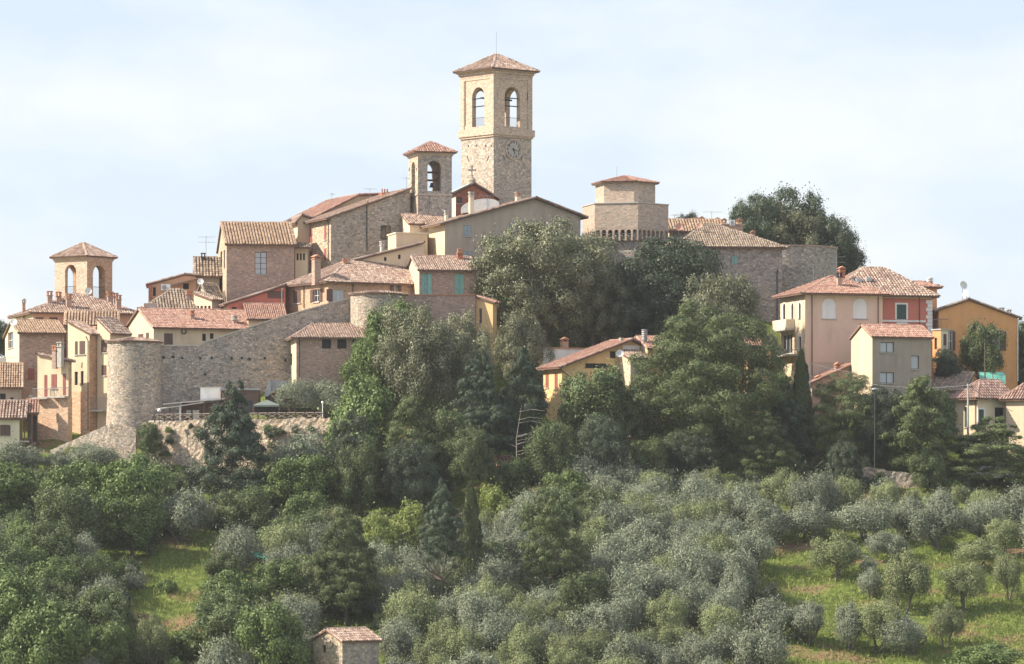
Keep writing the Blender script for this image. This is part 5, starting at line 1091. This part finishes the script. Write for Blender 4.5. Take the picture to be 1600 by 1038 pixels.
def tree(kind, x0, x1, ytop, Y, label, group=None, var=None, rz=None):
    p = P((x0+x1)/2, ytop, Y); k = (Y+DIST)/DIST/PPM; zb = TZ(p.x, Y); plant(kind, p.x, Y, (x1-x0)*k, max(1.2, p.z-zb), label, group, var, rz)
def tree_at(kind, x, ytop, ybase, wpx, label, group=None, var=None):
    X, Y, Z = ground_hit(x, ybase); k = (Y+DIST)/DIST/PPM; plant(kind, X, Y, wpx*k, (ybase-ytop)*k, label, group, var)

# ------------------------------------------------------------------ trees one can tell apart
for a in (
 ('holm_big', 736, 965, 346, 14, 'huge grey green holm oak hiding the big grey gabled house', None, 0, 0.5),
 ('holm_big', 850, 1005, 412, 13, 'grey green oak in front of the castle tower trees', None, 1, 2.0),
 ('dark', 955, 1168, 373, 16, 'wide dark evergreen oak right below the castle tower', None, 0, 1.0),
 ('dark', 940, 1090, 420, 14, 'shaded dark oak crown behind the yellow house roof', None, 1, 3.0),
 ('holm', 1066, 1196, 432, 5, 'pale topped oak between castle wall and rounded big pine', None, 0, .3),
 ('big_pine', 982, 1228, 478, -7, 'largest rounded umbrella shaped pine, centre right', None, 0, .8),
 ('dark', 1126, 1240, 306, 52, 'left dark crown of trees behind castle roof', None, 1, .2),
 ('dark', 1170, 1310, 297, 55, 'tallest crown of the trees behind the castle bastion', None, 1, 1.2),
 ('dark', 1245, 1358, 338, 52, 'rightmost dark crown behind the castle bastion', None, 0, 2.2),
 ('holm', 1195, 1295, 330, 51, 'middle crown behind the castle bastion', None, 2, 2.9),
 ('holm', 1045, 1105, 333, 48, 'thin distant crown behind the castle chimneys', None, 2, .4),
 ('green', 556, 668, 473, .5, 'bright green tree climbing the stone bastion', None, 0, .5),
 ('green', 540, 622, 522, -3, 'bright green leafy tree right of three dark openings', None, 1, 1.5),
 ('green', 500, 628, 590, -16.5, 'spreading fresh green tree at right end of the terrace', None, 2, 2.2),
 ('holm', 578, 708, 480, -5.5, 'grey holm oak beside the bright green bastion tree', None, 0, 2.1),
 ('holm', 655, 775, 492, -3, 'grey holm oak left of the dark firs', None, 1, .7),
 ('holm', 760, 862, 488, 5, 'grey holm oak below the orange plaster house', None, 2, 1.4),
 ('cedar', 692, 812, 556, -12, 'dark layered fir at the centre left of yellow house', None, 0, .2),
 ('cedar', 765, 868, 545, -10, 'tall dark fir touching the yellow house', None, 1, 1.2),
 ('cedar_p', 590, 700, 622, -19, 'grey green pine above the small hut in centre', None, 0, .9),
 ('mid', 655, 750, 640, -18, 'bushy green tree under the dark layered fir', None, 0, .9),
 ('mid', 862, 998, 574, -8, 'broad leafy tree right of the yellow house corner', None, 1, .3),
 ('mid', 940, 1010, 600, -9, 'green tree between yellow house and big pine', None, 2, .3),
 ('dark', 505, 600, 645, -19, 'shaded dark tree below the terrace end', None, 1, .3),
 ('cedar', 292, 428, 598, -20, 'dark spreading fir before the terrace bar', None, 2, .5),
 ('olive', 428, 500, 592, -3.5, 'grey olive in front of three dark openings', None, 0, .5),
 ('olive', 478, 552, 594, -3.2, 'second grey olive beside the bright terrace tree', None, 1, 1.5),
 ('olive', 422, 528, 676, -18, 'grey olive growing below the retaining wall', None, 2, 1.5),
 ('green', 418, 532, 712, -24, 'broad leaved green tree right of the spreading fir', None, 3, .8),
 ('cypress', 1234, 1270, 546, -8, 'slim dark cypress before the tan house', None, 0, 0),
 ('cypress', 714, 756, 752, -48.5, 'slender cypress standing alone in the olive slope', None, 1, 0),
 ('cedar', 650, 728, 750, -53, 'dark dense fir left of the slender cypress', None, 1, 2),
 ('cedar_p', 488, 592, 796, -54, 'layered pine left above the stone hut', None, 1, 2),
 ('cedar_p', 806, 914, 770, -51, 'flat layered pine right of the slender cypress', None, 2, 1),
 ('pine', 1262, 1392, 584, -8, 'rounded green pine in front of the grey house', None, 1, 2.4),
 ('cedar', 1188, 1272, 600, -9, 'dark green tree left of the slim cypress', None, 2, 2.4),
 ('cedar_p', 1374, 1504, 590, -11, 'tall feathery pine right of the street lamp', None, 0, 1.4),
 ('cedar_p', 1480, 1620, 652, -11.5, 'broad pine hiding the cream bungalow', None, 1, 2.9),
 ('mid', 1496, 1568, 503, 6.5, 'light leafy tree in front of the orange house', None, 1, 2.0),
 ('dark', 1452, 1506, 545, 4, 'round dark bush beside the orange house', None, 0, 1.0),
 ('mid', 1578, 1640, 500, 20, 'tree crown at the right edge behind orange house', None, 2, 1.0),
 ('green', 1205, 1240, 580, 0, 'small hedge like tree by the tan house balconies', None, 2, 1.0),
 ('dark', -25, 22, 500, 30, 'dark tree crown behind the roofs at left edge', None, 0, 1.0),
 ('holm', 1190, 1215, 520, -1, 'narrow grey tree between orange wall and tan house', None, 1, 1.0),
 ('lime', 560, 628, 802, -43, 'yellow green sapling left of the two lower conifers', None, 0, 0), ('lime', 604, 672, 782, -40, 'yellow green tree behind the dense dark fir', None, 1, 0),
 ('lime', 742, 808, 760, -31, 'yellow green bush right of the cypress top', None, 0, 1), ('lime', 928, 978, 914, -50, 'lime green bush among the lower olives', None, 1, 1), ('lime', 1085, 1165, 742, -14, 'fresh green thicket under the big pine', None, 0, 2),
 ('green', 62, 178, 722, -29, 'leafy green tree below the sloping stone wall', None, 0, 1), ('green', 150, 272, 712, -31, 'large leafy green tree under the round tower', None, 1, 2), ('mid', 60, 170, 760, -38, 'big mid green tree, far left slope', None, 0, 1),
 ('green', 150, 265, 775, -37, 'full green tree left of the left clearing', None, 3, 1), ('olive', -20, 70, 690, -10, 'grey olive under the pale cottage', None, 3, 1), ('olive', 60, 120, 708, -9, 'grey shrub like olive under the brick skinned house', None, 4, 1), ('olive', 110, 190, 690, -8, 'silver olive at the foot of the sloping wall', None, 5, 1),
 ('olive', 245, 330, 764, -32, 'grey olive between leafy green tree and spreading fir', None, 6, 1), ('mid', 415, 520, 800, -38, 'dense mid green tree above the green tarp', None, 1, 1), ('green', 128, 200, 868, -47, 'ivy covered green tree left of the left clearing', None, 2, 1),
 ('green', 30, 130, 872, -53, 'yellowish leafy tree at the far left', None, 1, 2), ('green', 335, 405, 912, -52, 'bright leafy bush below the left clearing', None, 2, 1), ('green', 130, 215, 972, -66, 'fresh green tree at the bottom left', None, 3, 2), ('olive_g', 205, 270, 960, -64, 'pale green tree beside the fresh bottom left tree', None, 0, 2),
 ('mid', 228, 305, 738, -21, 'leafy tree on the slope under the retaining wall', None, 0, 2), ('olive', 178, 245, 712, -17, 'grey olive right of the large tree under round tower', None, 3, 2), ('dark', 600, 690, 690, -24, 'dark shaded tree below the grey green pine', None, 1, 2), ('mid', 820, 905, 660, -19, 'mid green tree below the tall dark fir', None, 0, 2), ('dark', 900, 985, 650, -17, 'dark tree under the broad leafy tree', None, 0, 1), ('cedar_p', 1150, 1245, 640, -13, 'pine at the right foot of the biggest pine', None, 2, 1), ('mid', 700, 770, 668, -22, 'leafy tree left of the red roofed hut', None, 2, 1), ('mid', 520, 600, 690, -24, 'mid green tree below the terrace end', None, 1, 1), ('green', 440, 520, 770, -33, 'fresh tree right of the big spreading fir', None, 3, 1), ('mid', 330, 430, 760, -30, 'bushy tree under the big spreading fir', None, 1, 1),
 ('mid', 752, 838, 715, -19, 'leafy tree half covering the red roofed hut', None, 1, 1), ('dark', 1335, 1425, 606, -9, 'dark leafy tree covering the grey house base', None, 1, 1), ('mid', 1440, 1500, 610, -6, 'leafy tree below the brown sloping roof', None, 0, 1),
 ('dark', 1035, 1130, 672, -13, 'dark tree under the biggest pine', None, 0, 1), ('mid', 975, 1050, 684, -14, 'mid green tree at left foot of the biggest pine', None, 1, 1), ('mid', 214, 252, 660, -8.5, 'dark bush at the right foot of the round tower', None, 2, 1), ('mid', 1420, 1480, 700, -14, 'leafy tree right of the street lamp wall', None, 2, 2), ('dark', 1290, 1350, 690, -14, 'dark tree at the foot of the rounded green pine', None, 1, 2),
 ('mid', 318, 386, 862, -46, 'rounded green bush at the right edge of left clearing', None, 2, 2), ('dark', 1566, 1640, 556, 19, 'dark low tree at the right edge beside orange house', None, 0, 2),
): tree(*a)
for a in (('olive_g',1307,833,906,82,'dark olive with lone trunk standing left in the clearing'),('olive_g',1416,862,960,86,'largest full olive with dark trunk in the clearing'),('olive',1360,887,936,48,'slim silver olive just left of the largest clearing olive'),('olive_g',1506,880,958,76,'twin trunked olive right in the clearing'),
 ('olive_g',1480,944,1014,58,'small green olive below the twin trunked one'),('olive',1328,945,1018,60,'small grey olive at the lower clearing edge'),('olive_g',1372,936,1020,76,'olive behind two small trunks in the lower clearing'),('olive',1412,962,1026,74,'grey olive lowest in the clearing'),('olive',1262,940,1006,72,'rounded grey olive at left foot of the clearing'),
 ('olive',1200,938,1006,92,'broad silver olive left of the clearing foot'),('olive',1195,779,852,92,'bright topped olive above the clearing'),('olive',1388,833,880,76,'olive behind the largest clearing olive'),('olive',1465,785,860,92,'big olive with bare trunk at upper clearing edge'),('olive_g',1530,845,892,80,'olive on the upper right of the clearing'),('olive_g',1577,868,942,56,'thin sparse olive near the right edge'),
 ('olive',1350,778,846,92,'wide olive in the row above the clearing'),('olive',1262,785,846,86,'olive left in the row above the clearing'),('olive',1082,872,932,62,'very silvery olive left of the clearing'),('olive',1130,868,930,76,'silvery olive next to the very silvery one'),('olive',1056,830,890,84,'bright olive at upper left of the grove'),('olive_g',1188,992,1052,64,'yellowish olive at the bottom centre right'),
 ('shrub',1196,910,946,52,'dark rounded shrub at the left rim of the clearing'),('green',1545,1008,1075,130,'bright green bushes in the bottom right corner'),('shrub',290,985,1030,66,'low green shrub below the left clearing'),('shrub',232,1000,1040,60,'second low green shrub below the left clearing'),('shrub',262,905,925,34,'small bush in the middle of the left clearing'),('shrub',250,712,748,44,'green shrub at the left foot of the retaining wall'),('brush',308,722,752,40,'grey brush at the foot of the retaining wall beside the fir'),('shrub',420,700,745,50,'green shrub right of the fir at the retaining wall'),('brush',470,705,748,60,'grey brush at the right foot of the retaining wall'),('olive',950,700,770,90,'pale silver olive top below the yellow house'),('olive',1010,745,815,80,'silver olive left below the big pine')): tree_at(*a)

# ------------------------------------------------------------------ the rest of the groves: individuals placed by zone
def inpoly(x, y, pl):
    c = False
    for i in range(len(pl)):
        (x1, y1), (x2, y2) = pl[i], pl[i-1]
        if (y1 > y) != (y2 > y) and x < (x2-x1)*(y-y1)/(y2-y1)+x1: c = not c
    return c
CLR = [(1190,850),(1210,830),(1290,826),(1330,905),(1400,880),(1500,862),(1640,890),(1640,1140),(1245,1140),(1225,965),(1180,925)]
CLL = [(180,1050),(195,940),(235,880),(300,826),(352,850),(345,930),(325,1050)]
LM = [(168,690,'the round corner tower'),(130,790,'the far left big green tree'),(80,930,'the yellowish far left tree'),(240,930,'the left grass clearing'),(360,760,'the spreading dark fir'),(405,877,'the green tarp'),(170,1010,'the bottom left fresh green tree'),(540,870,'the layered pine left of the hut'),(540,1010,'the little stone hut'),(620,820,'the yellow green saplings'),(735,850,'the slender lone cypress'),(690,880,'the dense dark lower fir'),
 (860,860,'the flat layered pine'),(953,940,'the lime green bush'),(790,740,'the red roofed hut in the trees'),(1100,720,'the big rounded pine'),(1250,740,'the slim cypress by the tan house'),(1130,760,'the fresh green thicket'),(1440,740,'the tall feathery pine'),(1550,750,'the white car'),(1416,910,'the largest clearing olive'),(1307,870,'the lone dark clearing olive'),(1506,920,'the twin trunked olive'),(1262,975,'the rounded grey clearing olive'),(1196,928,'the dark rounded shrub'),(1188,1020,'the yellowish bottom olive'),(1545,1030,'the bright corner bushes'),(1056,860,'the bright upper left grove olive'),(470,745,'the terrace retaining wall'),(940,740,'the pale silver olive top')]
TOPX, TOPY = [-40,100,225,440,600,760,860,930,1000,1100,1300,1500,1640], [700,735,770,775,795,795,740,700,728,730,732,745,758]
ORD = ['nearest', 'second nearest', 'third nearest', 'fourth nearest', 'fifth nearest', 'sixth nearest', 'seventh nearest', 'eighth nearest', 'ninth nearest', 'tenth nearest', 'eleventh nearest', 'twelfth nearest', 'thirteenth nearest', 'fourteenth nearest', 'fifteenth nearest', 'sixteenth nearest', 'seventeenth nearest', 'eighteenth nearest', 'nineteenth nearest', 'twentieth nearest']
def fill():
    rr = random.Random(5); bucket = {}
    ADJ = {'green': 'leafy fresh green tree', 'mid': 'leafy mid green tree', 'olive': 'silvery grey olive tree', 'olive_g': 'greenish olive tree', 'shrub': 'low green shrub', 'brush': 'low grey brush'}
    for _ in range(12000):
        Y = rr.uniform(-84, -11); k = (Y+DIST)/DIST/PPM; x = rr.uniform(-40, 1640); X = (x-CX)*k; Z = TZ(X, Y); y = HZ-Z/k
        if y < 725 or y > 1105: continue
        if inpoly(x, y, CLR) or inpoly(x, y, CLL): continue
        if inpoly(x, y-25, CLR) and rr.random() < .5: continue
        if 470 < x < 615 and 990 < y < 1105: continue
        if 385 < x < 430 and 885 < y < 985: continue
        if x > 1330 and y < 765: continue
        if 225 < x < 330 and y < 815: continue
        if 50 < x < 225 and y < 768: continue
        if 395 < x < 520 and y < 790: continue
        u = rr.random()
        if x < 440: kind = 'green' if u < .34 else 'mid' if u < .58 else 'olive' if u < .76 else 'shrub' if u < .92 else 'brush'; grp = 'trees and shrubs of the left thicket'
        elif x < 900: kind = 'olive' if u < .52 else 'olive_g' if u < .72 or y > 985 else 'mid' if u < .90 else 'brush' if u < .95 else 'green'; grp = 'trees of the central grove'
        else: kind = 'olive' if u < .60 else 'olive_g' if u < .90 else 'brush' if u < .95 else 'mid'; grp = 'olive trees of the right grove'
        sz = {'olive': rr.uniform(3.6, 5.2), 'olive_g': rr.uniform(3.4, 4.6), 'green': rr.uniform(4.4, 7.2), 'mid': rr.uniform(4.0, 6.6), 'shrub': rr.uniform(1.8, 3.2), 'brush': rr.uniform(1.6, 2.8)}[kind]
        if any((X-a)**2+(Y-b)**2 < ((.44 if x > 1150 else .31)*(w+sz))**2 for a, b, w in PLACED): continue
        hs = {'shrub': .75, 'brush': .8}.get(kind, rr.uniform(.85, 1.15))
        if y-sz*hs/k < np.interp(x, TOPX, TOPY): continue
        e = plant(kind, X, Y, sz, sz*hs, None, grp)
        yc = y-sz*hs*.5/k; d, lx, ly, ln = min((math.hypot(x-a, yc-b), a, b, c) for a, b, c in LM); dx, dy = x-lx, yc-ly
        where = ('left of' if dx < 0 else 'right of') if abs(dx) > abs(dy) else ('above' if dy < 0 else 'below'); bucket.setdefault((kind, where, ln), []).append((d, e))
    for (kind, where, ln), lst in bucket.items():
        for i, (d, e) in enumerate(sorted(lst, key=lambda t: t[0])): e['label'] = f"{ADJ[kind]} {where} {ln}" if len(lst) == 1 else f"{ADJ[kind]} {ORD[min(i, 19)]} {where} {ln}"
fill()
# low brush that closes the foot of the houses and of the walls
def brush_band():
    rr = random.Random(17); bk = {}
    for i in range(150):
        left = i < 46; x = rr.uniform(60, 420) if left else rr.uniform(560, 1610); y = rr.uniform(752, 812) if left else rr.uniform(738, 772)
        X, Y, Z = ground_hit(x, y); kind = 'shrub' if rr.random() < (.7 if left else .55) else 'brush'; w = rr.uniform(1.4, 3.0)
        if any((X-a)**2+(Y-b)**2 < (.22*(w+c))**2 for a, b, c in PLACED): continue
        e = plant(kind, X, Y, w, w*rr.uniform(.6, .9), None, 'low brush at the foot of the houses and walls'); d, lx, ly, ln = min((math.hypot(x-a, y-b), a, b, c) for a, b, c in LM); bk.setdefault((kind, 'left of' if x < lx else 'right of', ln), []).append((d, e))
    for (kind, wh, ln), lst in bk.items():
        for i, (d, e) in enumerate(sorted(lst, key=lambda t: t[0])): e['label'] = f"small {'green shrub' if kind == 'shrub' else 'grey brush'} {ORD[min(i, 19)]} {wh} {ln}"
brush_band()
# tufts that root in the crumbling retaining wall
rr = random.Random(9)
for i in range(44):
    x = rr.uniform(232, 560); yy = rr.uniform(668, 740); yw = float(np.interp(x, [222,300,420,505,560], [-5.5,-8.5,-12,-14,-15.5]))-.35; p = P(x, yy, yw); e = plant('shrub', p.x, yw, rr.uniform(.5, 1.2), rr.uniform(.45, 1.0), 'small plant rooted in the crumbling retaining wall', 'plants in the retaining wall'); e.location.z = p.z-.3
for i in range(9):
    x = rr.uniform(82, 205); yw = float(np.interp(x, [78,172,212], [-2.6,-6,-7])); p = P(x, 690, yw); e = plant('brush', p.x, yw, rr.uniform(.8, 1.5), rr.uniform(.7, 1.2), 'small plant along the low sloping stone wall', 'plants along the sloping wall')
def nth(i): return f"{i}{'th' if 10 < i % 100 < 14 else {1: 'st', 2: 'nd', 3: 'rd'}.get(i % 10, 'th')}"
for grp, lab in (('plants in the retaining wall', 'small plant rooted in the crumbling retaining wall'), ('plants along the sloping wall', 'small plant along the low sloping stone wall')):
    for i, o in enumerate(sorted((o for o in COL.objects if o.get('group') == grp), key=lambda o: o.location.x)): o['label'] = f'{lab}, {nth(i+1)} from the left'
# a bare dead tree before the tall fir
def dead_tree():
    X, Y = P(806, 760, -15).x, -15.0; e = tag(empty('dead_tree', (X, Y, TZ(X, Y))), 'bare pale dead tree with thin branches in the centre', 'tree'); rg = np.random.default_rng(4); h = P(0, 632, -15).z-TZ(X, Y)
    mb = MB(); tr = [(0,0,-.4), (.1,0,h*.3), (.05,.1,h*.6), (.55,.1,h)]; mb.tube(tr, [.08,.06,.04,.012], 6); mb.build('trunk', M['bark_pale'], e)
    for k in range(13):
        z = h*rg.uniform(.3, .95); s = 1 if rg.random() < .8 else -1; L = rg.uniform(.9, 2.4); mb = MB(); b = np.array([.1+.3*(z/h)**3, .05, z]); mb.tube([tuple(b), tuple(b+np.array([s*L*.5, rg.normal()*.3, .25])), tuple(b+np.array([s*L, rg.normal()*.5, rg.uniform(-.2, .5)]))], [.032,.02,.008], 5); mb.build('branch', M['bark_pale'], e)
dead_tree()
# ------------------------------------------------------------------ grass
def grass():
    rg = np.random.default_rng(21); n = 150000; Y = rg.uniform(-80, -12, n); k = (Y+DIST)/DIST/PPM; x = rg.uniform(-20, 1620, n); X = (x-CX)*k
    Z = np.concatenate([terr(X[i:i+5000], Y[i:i+5000]) for i in range(0, n, 5000)]); y = HZ-Z/k
    keep = np.array([(inpoly(a, b, CLR) or inpoly(a, b, CLL) or q < .25) for a, b, q in zip(x, y, rg.random(n))]); ptch = np.sin(X*.5+1.3*np.sin(Y*.35))*np.cos(Y*.6+X*.2)+rg.normal(size=n)*.5; keep &= ptch > -.55
    C = np.stack([X, Y, Z+.1], -1)[keep]; m = len(C); A = unit(np.array([0, 0, 1])+rg.normal(size=(m, 3))*.45); ln = rg.uniform(.16, .5, m)
    me = leaf_mesh('grass', C+A*(ln*.3)[:, None], A, unit(rg.normal(size=(m, 3))), ln, ln*.28, M['grass']); o = bpy.data.objects.new('grass', me); COL.objects.link(o); tag(o, 'tufted green grass covering the slope between the olives', 'grass', None, 'stuff')
grass()

# ------------------------------------------------------------------ the light haze of the air over the valley
def haze():
    m = bpy.data.materials.new('valley_air'); m.use_nodes = True; nt = m.node_tree
    for n in list(nt.nodes): nt.nodes.remove(n)
    out = nt.nodes.new('ShaderNodeOutputMaterial'); v = nt.nodes.new('ShaderNodeVolumePrincipled'); v.inputs['Color'].default_value = (.93,.95,1,1); v.inputs['Density'].default_value = .00009; v.inputs['Anisotropy'].default_value = .2
    nt.links.new(v.outputs[0], out.inputs['Volume']); mb = MB(); mb.box(-1600,-1000,-52,1600,1900,60); o = mb.build('haze', m); tag(o, 'thin pale haze in the air over the valley', 'haze', None, 'stuff')
haze()
